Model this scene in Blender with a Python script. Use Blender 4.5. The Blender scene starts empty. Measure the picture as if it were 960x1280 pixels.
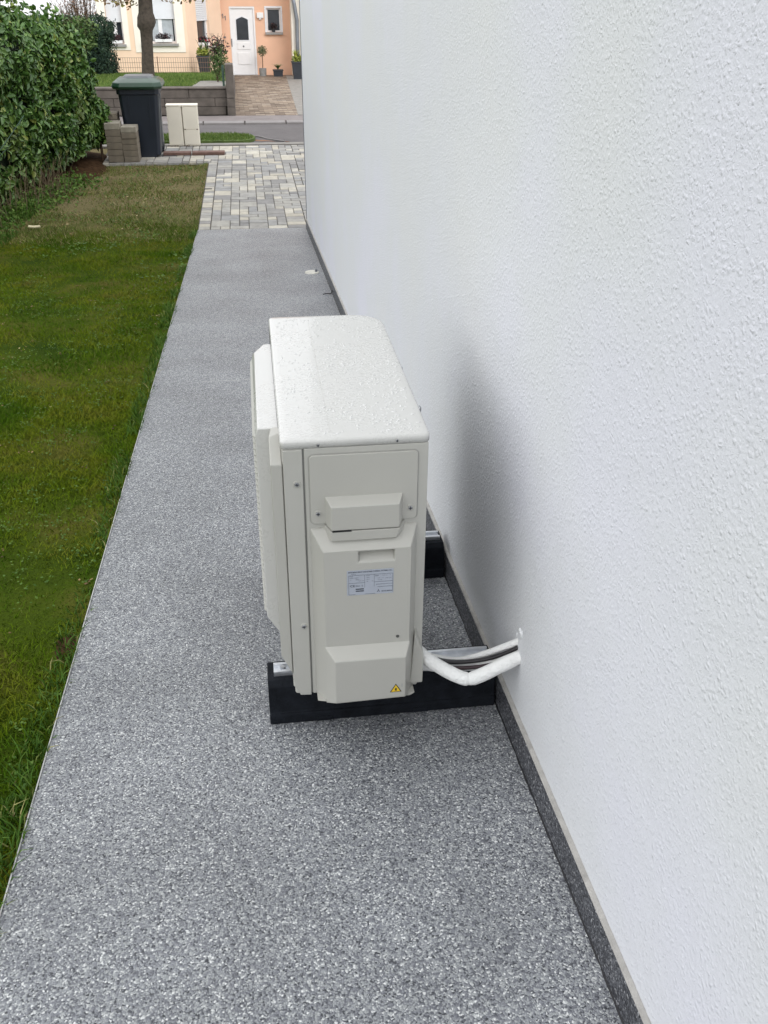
import bpy, math, random
import numpy as np
from mathutils import Vector, Matrix, noise

random.seed(7)
rng = np.random.default_rng(7)
sc = bpy.context.scene
COL = sc.collection

# ------------------------------------------------------------------ camera
F, YAW, PITCH, ROLL, H = 1161.09, 0.139666, 0.521158, 0.0082868, 1.566806
fwd = Vector((math.sin(YAW)*math.cos(PITCH), math.cos(YAW)*math.cos(PITCH), -math.sin(PITCH)))
rgt0 = Vector((math.cos(YAW), -math.sin(YAW), 0)); up0 = rgt0.cross(fwd)
rgt = rgt0*math.cos(ROLL) + up0*math.sin(ROLL); upv = up0*math.cos(ROLL) - rgt0*math.sin(ROLL)
cam_d = bpy.data.cameras.new('camera'); cam = bpy.data.objects.new('camera', cam_d); COL.objects.link(cam)
cam_d.sensor_fit = 'VERTICAL'; cam_d.sensor_height = 36; cam_d.sensor_width = 27
cam_d.lens = F/1280*36
cam_d.clip_start = 0.05; cam_d.clip_end = 2000
m = Matrix.Identity(4)
for i in range(3):
    m[i][0] = rgt[i]; m[i][1] = upv[i]; m[i][2] = -fwd[i]
m[0][3], m[1][3], m[2][3] = 0, 0, H
cam.matrix_world = m
sc.camera = cam

def at(px, py, Y):
    """survey helper: point of the photograph (960x1280 px) seen at the known distance Y"""
    d = fwd + rgt*((px-480)/F) - upv*((py-640)/F)
    t = Y/d.y
    return Vector((d.x*t, Y, H + d.z*t))
def atz(px, py, Z):
    d = fwd + rgt*((px-480)/F) - upv*((py-640)/F)
    t = (Z-H)/d.z
    return Vector((d.x*t, d.y*t, Z))

# ------------------------------------------------------------------ world, sun, exposure
SUN_EL, SUN_AZ = math.radians(36), math.radians(152)      # azimuth measured from +y towards +x
w = bpy.data.worlds.new('World'); sc.world = w; w.use_nodes = True
nt = w.node_tree; nt.nodes.clear()
sky = nt.nodes.new('ShaderNodeTexSky'); sky.sky_type = 'NISHITA'; sky.sun_disc = False
sky.sun_elevation = SUN_EL; sky.sun_rotation = SUN_AZ
sky.air_density = 1.0; sky.dust_density = 1.0; sky.ozone_density = 1.0
hs = nt.nodes.new('ShaderNodeHueSaturation'); hs.inputs['Saturation'].default_value = 0.16
# soft cloud mottling of the overcast
tc = nt.nodes.new('ShaderNodeTexCoord'); cn = nt.nodes.new('ShaderNodeTexNoise')
cn.inputs['Scale'].default_value = 3.0; cn.inputs['Detail'].default_value = 4
cr = nt.nodes.new('ShaderNodeMapRange'); cr.inputs['To Min'].default_value = 0.85; cr.inputs['To Max'].default_value = 1.15
vm = nt.nodes.new('ShaderNodeVectorMath'); vm.operation = 'SCALE'
mxs = nt.nodes.new('ShaderNodeMix'); mxs.data_type = 'RGBA'; mxs.inputs[0].default_value = 0.78; mxs.inputs[7].default_value = (6.4, 6.5, 6.65, 1)   # even grey cloud deck over the clear-sky colours
bg = nt.nodes.new('ShaderNodeBackground'); bg.inputs['Strength'].default_value = 0.10
wo = nt.nodes.new('ShaderNodeOutputWorld')
nt.links.new(sky.outputs[0], hs.inputs['Color']); nt.links.new(hs.outputs[0], mxs.inputs[6]); nt.links.new(mxs.outputs[2], vm.inputs[0])
nt.links.new(tc.outputs['Generated'], cn.inputs['Vector']); nt.links.new(cn.outputs['Fac'], cr.inputs['Value'])
# overcast skies are brightest overhead (CIE: 1 + 2 sin elevation)
sx = nt.nodes.new('ShaderNodeSeparateXYZ'); nt.links.new(tc.outputs['Generated'], sx.inputs[0])
gz = nt.nodes.new('ShaderNodeMapRange'); gz.inputs['From Min'].default_value = 0; gz.inputs['From Max'].default_value = 1
gz.inputs['To Min'].default_value = 0.98; gz.inputs['To Max'].default_value = 1.7; nt.links.new(sx.outputs['Z'], gz.inputs['Value'])
mu = nt.nodes.new('ShaderNodeMath'); mu.operation = 'MULTIPLY'
nt.links.new(cr.outputs[0], mu.inputs[0]); nt.links.new(gz.outputs[0], mu.inputs[1]); nt.links.new(mu.outputs[0], vm.inputs['Scale']); nt.links.new(vm.outputs[0], bg.inputs['Color'])
nt.links.new(bg.outputs[0], wo.inputs['Surface'])
sl = bpy.data.lights.new('sun', 'SUN'); sl.energy = 0.68; sl.angle = math.radians(30); sl.color = (1, .97, .93)
so = bpy.data.objects.new('sun', sl); COL.objects.link(so)
sd = Vector((math.sin(SUN_AZ)*math.cos(SUN_EL), math.cos(SUN_AZ)*math.cos(SUN_EL), math.sin(SUN_EL)))
so.rotation_euler = sd.to_track_quat('Z', 'Y').to_euler()
sc.view_settings.view_transform = 'Standard'; sc.view_settings.look = 'None'
sc.view_settings.exposure = 1.14; sc.view_settings.gamma = 1

# ------------------------------------------------------------------ helpers: objects
def tag(o, label=None, cat=None, group=None, kind=None):
    if label: o['label'] = label
    if cat: o['category'] = cat
    if group: o['group'] = group
    if kind: o['kind'] = kind
    return o
def empty(name, loc, rz=0.0, label=None, cat=None, group=None):
    o = bpy.data.objects.new(name, None); COL.objects.link(o); o.location = loc; o.rotation_euler.z = rz
    o.empty_display_size = 0.1
    return tag(o, label, cat, group)

class MB:
    def __init__(s): s.v = []; s.f = []; s.m = []
    def add(s, vs, fs, mi=0):
        b = len(s.v); s.v += [tuple(v) for v in vs]
        s.f += [tuple(i+b for i in f) for f in fs]; s.m += [mi]*len(fs); return s
    def box(s, x0, y0, z0, x1, y1, z1, mi=0):
        return s.add([(x0,y0,z0),(x1,y0,z0),(x1,y1,z0),(x0,y1,z0),(x0,y0,z1),(x1,y0,z1),(x1,y1,z1),(x0,y1,z1)],
                     [(0,3,2,1),(4,5,6,7),(0,1,5,4),(1,2,6,5),(2,3,7,6),(3,0,4,7)], mi)
    def loft(s, rings, mi=0, cap0=True, cap1=True):
        n = len(rings[0]); vs = [p for r in rings for p in r]; fs = []
        for k in range(len(rings)-1):
            for i in range(n):
                j = (i+1) % n
                fs.append((k*n+i, k*n+j, (k+1)*n+j, (k+1)*n+i))
        if cap0: fs.append(tuple(range(n-1, -1, -1)))
        if cap1: fs.append(tuple((len(rings)-1)*n+i for i in range(n)))
        return s.add(vs, fs, mi)
    def prism(s, poly, axis, a, b, mi=0):
        """poly of 2-D points extruded along axis from a to b"""
        def P(p, t):
            return {'x': (t, p[0], p[1]), 'y': (p[0], t, p[1]), 'z': (p[0], p[1], t)}[axis]
        return s.loft([[P(p, a) for p in poly], [P(p, b) for p in poly]], mi)
    def cyl(s, p0, p1, r0, r1=None, n=10, mi=0, caps=True):
        r1 = r0 if r1 is None else r1
        p0 = Vector(p0); p1 = Vector(p1); d = (p1-p0).normalized()
        a = d.orthogonal().normalized(); b = d.cross(a)
        rs = [[tuple(p + a*(r*math.cos(2*math.pi*i/n)) + b*(r*math.sin(2*math.pi*i/n))) for i in range(n)] for p, r in ((p0, r0), (p1, r1))]
        return s.loft(rs, mi, caps, caps)
    def tube(s, pts, r, n=8, mi=0, sub=1):
        pts = [Vector(p) for p in pts]
        if sub > 1:   # catmull-rom
            q = []; P = [pts[0]] + pts + [pts[-1]]
            for i in range(1, len(P)-2):
                for k in range(sub):
                    t = k/sub; a, b, c, d = P[i-1], P[i], P[i+1], P[i+2]
                    q.append(0.5*((2*b) + (c-a)*t + (2*a-5*b+4*c-d)*t*t + (3*b-a-3*c+d)*t**3))
            q.append(pts[-1]); pts = q
        rr = r if callable(r) else (lambda t: r)
        rings = []; prev = None
        for i, p in enumerate(pts):
            d = (pts[min(i+1, len(pts)-1)] - pts[max(i-1, 0)]).normalized()
            a = d.orthogonal().normalized() if prev is None else (prev - d*prev.dot(d)).normalized()
            prev = a; b = d.cross(a); R = rr(i/max(1, len(pts)-1))
            rings.append([tuple(p + a*(R*math.cos(2*math.pi*k/n)) + b*(R*math.sin(2*math.pi*k/n))) for k in range(n)])
        return s.loft(rings, mi)
    def sphere(s, c, rx, ry, rz, n=10, m_=6, mi=0):
        rings = []
        for j in range(1, m_):
            th = math.pi*j/m_
            rings.append([(c[0]+rx*math.sin(th)*math.cos(2*math.pi*i/n), c[1]+ry*math.sin(th)*math.sin(2*math.pi*i/n), c[2]-rz*math.cos(th)) for i in range(n)])
        return s.loft(rings, mi)
    def build(s, name, mats, parent=None, bevel=0, seg=2, smooth=False, loc=None):
        me = bpy.data.meshes.new(name); me.from_pydata(s.v, [], s.f)
        mats = mats if isinstance(mats, (list, tuple)) else [mats]
        for mt in mats: me.materials.append(mt)
        if len(mats) > 1: me.polygons.foreach_set('material_index', s.m)
        if smooth or bevel: me.polygons.foreach_set('use_smooth', [True]*len(s.f))
        me.update()
        o = bpy.data.objects.new(name, me); COL.objects.link(o)
        if parent is not None: o.parent = parent
        if loc is not None: o.location = loc
        if bevel:
            b = o.modifiers.new('bevel', 'BEVEL'); b.width = bevel; b.segments = seg; b.limit_method = 'ANGLE'; b.angle_limit = math.radians(25)
            b.harden_normals = True
        return o
def rrect(x0, z0, x1, z1, r, n=4, rr=None):
    """rounded rectangle outline, ccw; rr = radii (bl, br, tr, tl)"""
    R = rr or (r, r, r, r); out = []
    for (cx, cz, a0, q) in ((x0+R[0], z0+R[0], 180, R[0]), (x1-R[1], z0+R[1], 270, R[1]), (x1-R[2], z1-R[2], 0, R[2]), (x0+R[3], z1-R[3], 90, R[3])):
        for k in range(n+1):
            a = math.radians(a0 + 90*k/n); out.append((cx+q*math.cos(a), cz+q*math.sin(a)))
    return out
def copy_tree(o, parent=None):
    c = o.copy(); COL.objects.link(c); c.parent = parent
    for ch in list(o.children): copy_tree(ch, c)
    return c
def link_mesh(name, me, parent=None, loc=(0,0,0)):
    o = bpy.data.objects.new(name, me); COL.objects.link(o); o.location = loc
    if parent is not None: o.parent = parent
    return o
def np_mesh(name, verts, faces, mat, smooth=False, parent=None):
    """verts (n,3), faces (m,k) equal sided"""
    me = bpy.data.meshes.new(name); verts = np.asarray(verts, np.float32); faces = np.asarray(faces, np.int32)
    k = faces.shape[1]; nf = len(faces)
    me.vertices.add(len(verts)); me.vertices.foreach_set('co', verts.ravel())
    me.loops.add(nf*k); me.loops.foreach_set('vertex_index', faces.ravel())
    me.polygons.add(nf); me.polygons.foreach_set('loop_start', np.arange(nf, dtype=np.int32)*k)
    if smooth: me.polygons.foreach_set('use_smooth', np.ones(nf, bool))
    me.update(calc_edges=True); me.validate()
    me.materials.append(mat)
    return link_mesh(name, me, parent)

# ------------------------------------------------------------------ helpers: materials
def newmat(name):
    mt = bpy.data.materials.new(name); mt.use_nodes = True
    return mt, mt.node_tree, mt.node_tree.nodes['Principled BSDF']
def N(nt, t, **kw):
    n = nt.nodes.new(t)
    for k, v in kw.items():
        if k in n.inputs: n.inputs[k].default_value = v
        else: setattr(n, k, v)
    return n
def ramp(nt, fac, stops, interp='LINEAR'):
    r = nt.nodes.new('ShaderNodeValToRGB'); r.color_ramp.interpolation = interp
    e = r.color_ramp.elements
    while len(e) > 1: e.remove(e[-1])
    e[0].position = stops[0][0]; e[0].color = (*stops[0][1], 1)
    for p, c in stops[1:]:
        x = e.new(p); x.color = (*c, 1)
    nt.links.new(fac, r.inputs['Fac']); return r
def mat(name, c, rough=.6, var=.12, scale=6, bump=0, bscale=80, metal=0, c2=None, detail=4, spec=None, coat=0):
    mt, nt, b = newmat(name); L = nt.links.new
    tc = N(nt, 'ShaderNodeTexCoord'); nz = N(nt, 'ShaderNodeTexNoise', Scale=scale, Detail=detail)
    L(tc.outputs['Object'], nz.inputs['Vector'])
    c2 = c2 or tuple(x*(1-var) for x in c); c1 = tuple(min(1, x*(1+var*.6)) for x in c)
    r = ramp(nt, nz.outputs['Fac'], [(.3, c2), (.7, c1)])
    L(r.outputs[0], b.inputs['Base Color']); b.inputs['Roughness'].default_value = rough; b.inputs['Metallic'].default_value = metal
    if spec is not None: b.inputs['Specular IOR Level'].default_value = spec
    if coat: b.inputs['Coat Weight'].default_value = coat; b.inputs['Coat Roughness'].default_value = .08
    if bump:
        n2 = N(nt, 'ShaderNodeTexNoise', Scale=bscale, Detail=5); L(tc.outputs['Object'], n2.inputs['Vector'])
        bp = N(nt, 'ShaderNodeBump', Strength=bump, Distance=.01); L(n2.outputs['Fac'], bp.inputs['Height']); L(bp.outputs[0], b.inputs['Normal'])
    return mt
def island_mat(name, stops, rough=.55, patch=None, pscale=1.0, pstops=None, trans=0.0, spec=.3):
    """colour picked per leaf / blade, blended with a broad patch pattern"""
    mt, nt, b = newmat(name); L = nt.links.new
    g = N(nt, 'ShaderNodeNewGeometry'); r = ramp(nt, g.outputs['Random Per Island'], stops)
    src = r.outputs[0]
    if pstops:
        tc = N(nt, 'ShaderNodeTexCoord'); nz = N(nt, 'ShaderNodeTexNoise', Scale=pscale, Detail=4, Roughness=.62); L(tc.outputs['Object'], nz.inputs['Vector'])
        r2 = ramp(nt, nz.outputs['Fac'], pstops)
        mx = N(nt, 'ShaderNodeMix', data_type='RGBA'); mx.inputs[0].default_value = patch
        L(src, mx.inputs[6]); L(r2.outputs[0], mx.inputs[7]); src = mx.outputs[2]
    L(src, b.inputs['Base Color']); b.inputs['Roughness'].default_value = rough
    b.inputs['Specular IOR Level'].default_value = spec
    return mt

def grain_mat(name, stops, scale=265, bump=.5, rough=.42):
    """resin-bound marble gravel: one colour per grain"""
    mt, nt, b = newmat(name); L = nt.links.new
    tc = N(nt, 'ShaderNodeTexCoord')
    nzw = N(nt, 'ShaderNodeTexNoise', Scale=120, Detail=2); L(tc.outputs['Object'], nzw.inputs['Vector'])
    mv = N(nt, 'ShaderNodeVectorMath', operation='MULTIPLY_ADD'); mv.inputs[1].default_value = (.006, .006, .006)
    L(nzw.outputs['Color'], mv.inputs[0]); L(tc.outputs['Object'], mv.inputs[2])
    vo = N(nt, 'ShaderNodeTexVoronoi', Scale=scale); vo.inputs['Randomness'].default_value = 1
    L(mv.outputs[0], vo.inputs['Vector'])
    sp = N(nt, 'ShaderNodeSeparateColor'); L(vo.outputs['Color'], sp.inputs[0])
    r = ramp(nt, sp.outputs[0], stops)
    big = N(nt, 'ShaderNodeTexNoise', Scale=2.2, Detail=4); L(tc.outputs['Object'], big.inputs['Vector'])
    mr = N(nt, 'ShaderNodeMapRange'); mr.inputs['From Min'].default_value = .3; mr.inputs['From Max'].default_value = .7
    mr.inputs['To Min'].default_value = .82; mr.inputs['To Max'].default_value = 1.12; L(big.outputs['Fac'], mr.inputs[0])
    edge = N(nt, 'ShaderNodeMapRange'); edge.inputs['From Min'].default_value = .0; edge.inputs['From Max'].default_value = 1.0
    edge.inputs['To Min'].default_value = 1.18; edge.inputs['To Max'].default_value = .68; L(vo.outputs['Distance'], edge.inputs[0])
    mm = N(nt, 'ShaderNodeMath', operation='MULTIPLY'); L(mr.outputs[0], mm.inputs[0]); L(edge.outputs[0], mm.inputs[1])
    sc_ = N(nt, 'ShaderNodeVectorMath', operation='SCALE'); L(r.outputs[0], sc_.inputs[0]); L(mm.outputs[0], sc_.inputs['Scale'])
    L(sc_.outputs[0], b.inputs['Base Color'])
    rr = N(nt, 'ShaderNodeMapRange'); rr.inputs['To Min'].default_value = rough-.17; rr.inputs['To Max'].default_value = rough+.25
    L(sp.outputs[1], rr.inputs[0]); L(rr.outputs[0], b.inputs['Roughness'])
    bp = N(nt, 'ShaderNodeBump', Strength=bump, Distance=.003, invert=True); L(vo.outputs['Distance'], bp.inputs['Height']); L(bp.outputs[0], b.inputs['Normal'])
    return mt

def plaster_mat(name, c):
    mt, nt, b = newmat(name); L = nt.links.new
    tc = N(nt, 'ShaderNodeTexCoord')
    wv = N(nt, 'ShaderNodeTexNoise', Scale=60, Detail=2); L(tc.outputs['Object'], wv.inputs['Vector'])
    wm = N(nt, 'ShaderNodeVectorMath', operation='MULTIPLY_ADD'); wm.inputs[1].default_value = (.012,)*3
    L(wv.outputs['Color'], wm.inputs[0]); L(tc.outputs['Object'], wm.inputs[2])
    def pebbles(scale, lo):
        v = N(nt, 'ShaderNodeTexVoronoi', Scale=scale); L(wm.outputs[0], v.inputs['Vector'])
        c_ = N(nt, 'ShaderNodeSeparateColor'); L(v.outputs['Color'], c_.inputs[0])
        a = N(nt, 'ShaderNodeMapRange', interpolation_type='SMOOTHSTEP'); a.inputs['From Min'].default_value = .62; a.inputs['From Max'].default_value = .08; L(v.outputs['Distance'], a.inputs[0])
        k = N(nt, 'ShaderNodeMapRange'); k.inputs['From Min'].default_value = lo; L(c_.outputs[0], k.inputs[0])
        o_ = N(nt, 'ShaderNodeMath', operation='MULTIPLY'); L(a.outputs[0], o_.inputs[0]); L(k.outputs[0], o_.inputs[1]); return o_
    p1 = pebbles(105, .35); p2 = pebbles(230, .2)
    n1 = N(nt, 'ShaderNodeTexNoise', Scale=95, Detail=6, Roughness=.7); L(tc.outputs['Object'], n1.inputs['Vector'])
    a1 = N(nt, 'ShaderNodeMath', operation='MULTIPLY_ADD'); a1.inputs[1].default_value = .45; L(p2.outputs[0], a1.inputs[0]); L(p1.outputs[0], a1.inputs[2])
    a2 = N(nt, 'ShaderNodeMath', operation='MULTIPLY_ADD'); a2.inputs[1].default_value = 1.1; L(n1.outputs['Fac'], a2.inputs[0]); L(a1.outputs[0], a2.inputs[2])
    n3 = N(nt, 'ShaderNodeTexNoise', Scale=7, Detail=2); L(tc.outputs['Object'], n3.inputs['Vector'])
    a3 = N(nt, 'ShaderNodeMath', operation='MULTIPLY_ADD'); a3.inputs[1].default_value = 1.6; L(n3.outputs['Fac'], a3.inputs[0]); L(a2.outputs[0], a3.inputs[2])
    bp = N(nt, 'ShaderNodeBump', Strength=.68, Distance=.0025); L(a3.outputs[0], bp.inputs['Height']); L(bp.outputs[0], b.inputs['Normal'])
    big = N(nt, 'ShaderNodeTexNoise', Scale=1.1, Detail=5); L(tc.outputs['Object'], big.inputs['Vector'])
    r = ramp(nt, big.outputs['Fac'], [(.35, (c[0]*.985, c[1]*.98, c[2]*.955)), (.5, tuple(x*.98 for x in c)), (.65, (c[0]*1.0, c[1]*.99, c[2]*1.035))])
    L(r.outputs[0], b.inputs['Base Color']); b.inputs['Roughness'].default_value = .72
    b.inputs['Specular IOR Level'].default_value = .35
    return mt

M = {}
M['path'] = grain_mat('stone_carpet', [(0, (.04,.043,.05)), (.12, (.12,.125,.142)), (.38, (.205,.212,.235)), (.62, (.275,.287,.298)), (.88, (.355,.368,.37)), (1, (.70,.71,.70))])
M['skirt'] = grain_mat('dark_stone_carpet', [(0, (.02,.021,.026)), (.35, (.05,.052,.06)), (.7, (.095,.098,.11)), (.93, (.17,.175,.19)), (1, (.42,.42,.43))], bump=.4)
M['plaster'] = plaster_mat('white_plaster', (.755,.765,.79))
M['filler'] = mat('white_filler', (.82,.83,.84), .6, .06, 40, .5, 60)
M['beige_edge'] = mat('beige_plaster_edge', (.40,.385,.36), .8, .2, 30, .3, 200)
M['profile'] = mat('grey_corner_profile', (.16,.17,.19), .5)
M['edging'] = mat('light_edging', (.46,.46,.45), .45, .2, 12)
M['soil'] = mat('soil', (.060,.034,.018), .95, .5, 14, 1.0, 40, spec=.04)
M['cream'] = mat('cream_painted_metal', (.465,.458,.42), .30, .035, 3, .05, 900, coat=.25)
M['cream_plastic'] = mat('cream_plastic', (.45,.442,.403), .38, .03, 3, .06, 1200)
M['dark'] = mat('dark_gap', (.012,.012,.014), .6)
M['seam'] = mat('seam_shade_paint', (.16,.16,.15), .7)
M['screw'] = mat('screw_metal', (.5,.51,.53), .35, .2, 300, metal=.9)
M['rubber'] = mat('black_rubber', (.010,.012,.016), .7, .4, 30, .35, 160, spec=.12)
M['alu'] = mat('aluminium', (.72,.74,.77), .3, .1, 60, .1, 90, metal=.85)
M['galv'] = mat('galvanised_wire', (.4,.42,.45), .4, metal=.8)
M['label'] = mat('label_paper', (.40,.43,.49), .35, .05, 40)
M['print'] = mat('label_print', (.06,.07,.085), .5)
M['print_soft'] = mat('label_print_grey', (.22,.24,.27), .5)
M['yellow'] = mat('warning_yellow', (.75,.50,.03), .4)
M['foam'] = mat('white_pipe_foam', (.83,.83,.81), .55, .05, 30, .5, 120)
M['cable'] = mat('black_cable', (.02,.018,.02), .38)
M['cable2'] = mat('dark_brown_cable', (.05,.028,.032), .38)
mt, nt, b = newmat('water'); b.inputs['Base Color'].default_value = (.66,.66,.64,1); b.inputs['Roughness'].default_value = .04; b.inputs['Coat Weight'].default_value = 1; b.inputs['Coat Roughness'].default_value = .02; M['water'] = mt
M['bin'] = mat('navy_bin_plastic', (.010,.016,.028), .42, .2, 5, .15, 300)
M['bin_lid'] = mat('green_bin_lid', (.010,.044,.022), .33, .2, 6)
M['bin_grey'] = mat('grey_bin_plastic', (.12,.13,.14), .4)
M['conc'] = mat('grey_concrete', (.24,.225,.205), .9, .2, 8, .5, 120)
M['conc_dark'] = mat('weathered_concrete', (.115,.098,.085), .92, .3, 6, .6, 90)
M['stack'] = mat('warm_grey_block', (.20,.17,.13), .92, .22, 9, .5, 120)
M['conc_lit'] = mat('skylit_block_concrete', (.32,.29,.235), .92, .22, 12, .5, 120)  # lighter copy of the block concrete, light from above put into the colour
M['brown_slab'] = mat('brown_concrete', (.17,.10,.08), .9, .25, 12, .4, 120)
M['box'] = mat('ivory_meter_box', (.78,.73,.62), .5, .05, 4)
M['asphalt'] = mat('asphalt', (.115,.105,.105), .9, .15, 3, .5, 160)
M['walkway'] = mat('pinkish_pavement', (.20,.175,.17), .9, .15, 3, .4, 120)
M['kerb'] = mat('kerb_stone', (.23,.215,.21), .88, .15, 5, .4, 90)
M['peach'] = mat('peach_render', (.86,.64,.48), .9, .05, 2, .3, 90)
M['salmon'] = mat('salmon_render', (.80,.50,.35), .9, .06, 2, .3, 90)
M['trim'] = mat('cream_trim', (.86,.81,.72), .85, .05, 3)
M['wwhite'] = mat('white_pvc', (.80,.80,.81), .4, .03)
M['shutter'] = mat('white_shutter', (.74,.76,.80), .5, .04)
M['sill'] = mat('grey_sill', (.30,.29,.28), .7)
M['glass'] = mat('dark_glass', (.035,.04,.048), .05, .3, 3, spec=.8)
M['curtain'] = mat('net_curtain', (.42,.46,.49), .9, .15, 9)
M['roof'] = mat('red_roof_tile', (.28,.10,.06), .8, .3, 6)
M['pot'] = mat('anthracite_pot', (.03,.034,.042), .5, .2)
M['potgrey'] = mat('grey_stone_pot', (.25,.245,.235), .85, .15, 12)
M['bark'] = mat('dark_bark', (.065,.052,.040), .95, .4, 18, 1.0, 40)
M['stem'] = mat('brown_stem', (.10,.065,.04), .9, .3, 20)
M['wire_green'] = mat('green_fence_wire', (.05,.10,.075), .5)
M['wire_brown'] = mat('rusty_fence_wire', (.22,.13,.09), .7)
M['zinc'] = mat('zinc_downpipe', (.24,.26,.29), .45, metal=.5)
M['brick'] = mat('tan_brick', (.42,.30,.215), .9, .35, 5, .3, 80, c2=(.30,.22,.18))
M['joint'] = mat('sand_joint', (.085,.075,.062), .95, .3, 30)

# ------------------------------------------------------------------ site levels (metres)
SL = 0.078314                       # the path falls away from the camera
XL, XW, XS = -0.5985, 0.5902, 0.5775
YP = 10.469                         # end of the path, where the block paving starts
ZP = -SL*YP                         # level of paving, road
def g(y): return -SL*y

# ================================================================== THE SETTING
# far ground to the horizon
mb = MB(); mb.add([(-900,-200,-1.9),(900,-200,-1.9),(900,48,-1.9),(-900,48,-1.9),(900,1500,-80),(-900,1500,-80)], [(0,1,2,3),(3,2,4,5)])   # beyond the house the land falls away
M['field'] = mat('field_grass', (.07,.10,.035), .95, .4, .4, c2=(.05,.07,.025))
tag(mb.build('ground', M['field']), kind='structure')

# ---- stone carpet path (a sloping slab)
def slab(x0, x1, y0, y1, t, n=1, mi=0, mb=None, z=0):
    mb = mb or MB()
    ys = [y0 + (y1-y0)*i/n for i in range(n+1)]
    rings = [[(x0, y, g(y)-t+z), (x1, y, g(y)-t+z), (x1, y, g(y)+z), (x0, y, g(y)+z)] for y in ys]
    mb.loft(rings, mi); return mb
path = tag(slab(XL, XW+.05, -4, YP, .06, 4).build('path', M['path']), kind='structure')
# hairline expansion joint across the path
mb = MB(); yj = 4.93
mb.add([(XL+.26, yj, g(yj)+.0006), (XL+.56, yj+.006, g(yj)+.0006), (XL+.56, yj+.010, g(yj)+.0006), (XL+.26, yj+.005, g(yj)+.0006)], [(0,1,2,3)])
mb.build('expansion_joint', M['edging'], path)
# thin light edging on the lawn side
slab(XL-.0035, XL-.0005, -4, YP, .085, 1, z=.003).build('edging_strip', M['edging'], path)

# ---- lawn
def lawn_z(x, y):
    base = -SL*y if y < YP else ZP
    e = min(1, max(0, (XL-x)/.12))
    return base - .022*e - .012 + .016*e*noise.noise(Vector((x*1.3, y*1.3, 3.1))) + .006*e*noise.noise(Vector((x*7, y*7, 1)))
def grid(x0, x1, y0, y1, nx, ny, fz):
    xs = np.linspace(x0, x1, nx+1); ys = np.linspace(y0, y1, ny+1)
    V = [(x, y, fz(x, y)) for y in ys for x in xs]
    Fc = [(j*(nx+1)+i, j*(nx+1)+i+1, (j+1)*(nx+1)+i+1, (j+1)*(nx+1)+i) for j in range(ny) for i in range(nx)]
    return V, Fc
def lawn_ground_mat():
    mt, nt, b = newmat('lawn_ground'); L = nt.links.new
    tc = N(nt, 'ShaderNodeTexCoord'); n1 = N(nt, 'ShaderNodeTexNoise', Scale=1.6, Detail=6, Roughness=.65); L(tc.outputs['Object'], n1.inputs['Vector'])
    n2 = N(nt, 'ShaderNodeTexNoise', Scale=55, Detail=4); L(tc.outputs['Object'], n2.inputs['Vector'])
    r1 = ramp(nt, n1.outputs['Fac'], [(.3, (.022,.045,.003)), (.5, (.050,.075,.006)), (.66, (.10,.09,.02)), (.76, (.075,.042,.025))])
    # the strip before the paving is bare and trodden
    sx = N(nt, 'ShaderNodeSeparateXYZ'); L(tc.outputs['Object'], sx.inputs[0])
    ad = N(nt, 'ShaderNodeMath', operation='MULTIPLY_ADD'); ad.inputs[1].default_value = 2.2; L(n1.outputs['Fac'], ad.inputs[0]); L(sx.outputs['Y'], ad.inputs[2])
    mrr = N(nt, 'ShaderNodeMapRange'); mrr.inputs['From Min'].default_value = 11.2; mrr.inputs['From Max'].default_value = 13.2; L(ad.outputs[0], mrr.inputs[0])
    r3 = ramp(nt, n2.outputs['Fac'], [(.3, (.10,.085,.04)), (.6, (.21,.175,.09))])
    mx = N(nt, 'ShaderNodeMix', data_type='RGBA'); L(mrr.outputs[0], mx.inputs[0]); L(r1.outputs[0], mx.inputs[6]); L(r3.outputs[0], mx.inputs[7])
    L(mx.outputs[2], b.inputs['Base Color']); b.inputs['Roughness'].default_value = .95; b.inputs['Specular IOR Level'].default_value = .05
    bp = N(nt, 'ShaderNodeBump', Strength=1, Distance=.02); L(n2.outputs['Fac'], bp.inputs['Height']); L(bp.outputs[0], b.inputs['Normal'])
    return mt
V, Fc = grid(-9, XL-.006, -4, 16.46, 110, 200, lawn_z)
M['lawn'] = lawn_ground_mat()
tag(np_mesh('lawn', V, Fc, M['lawn'], smooth=True), kind='structure')

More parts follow.
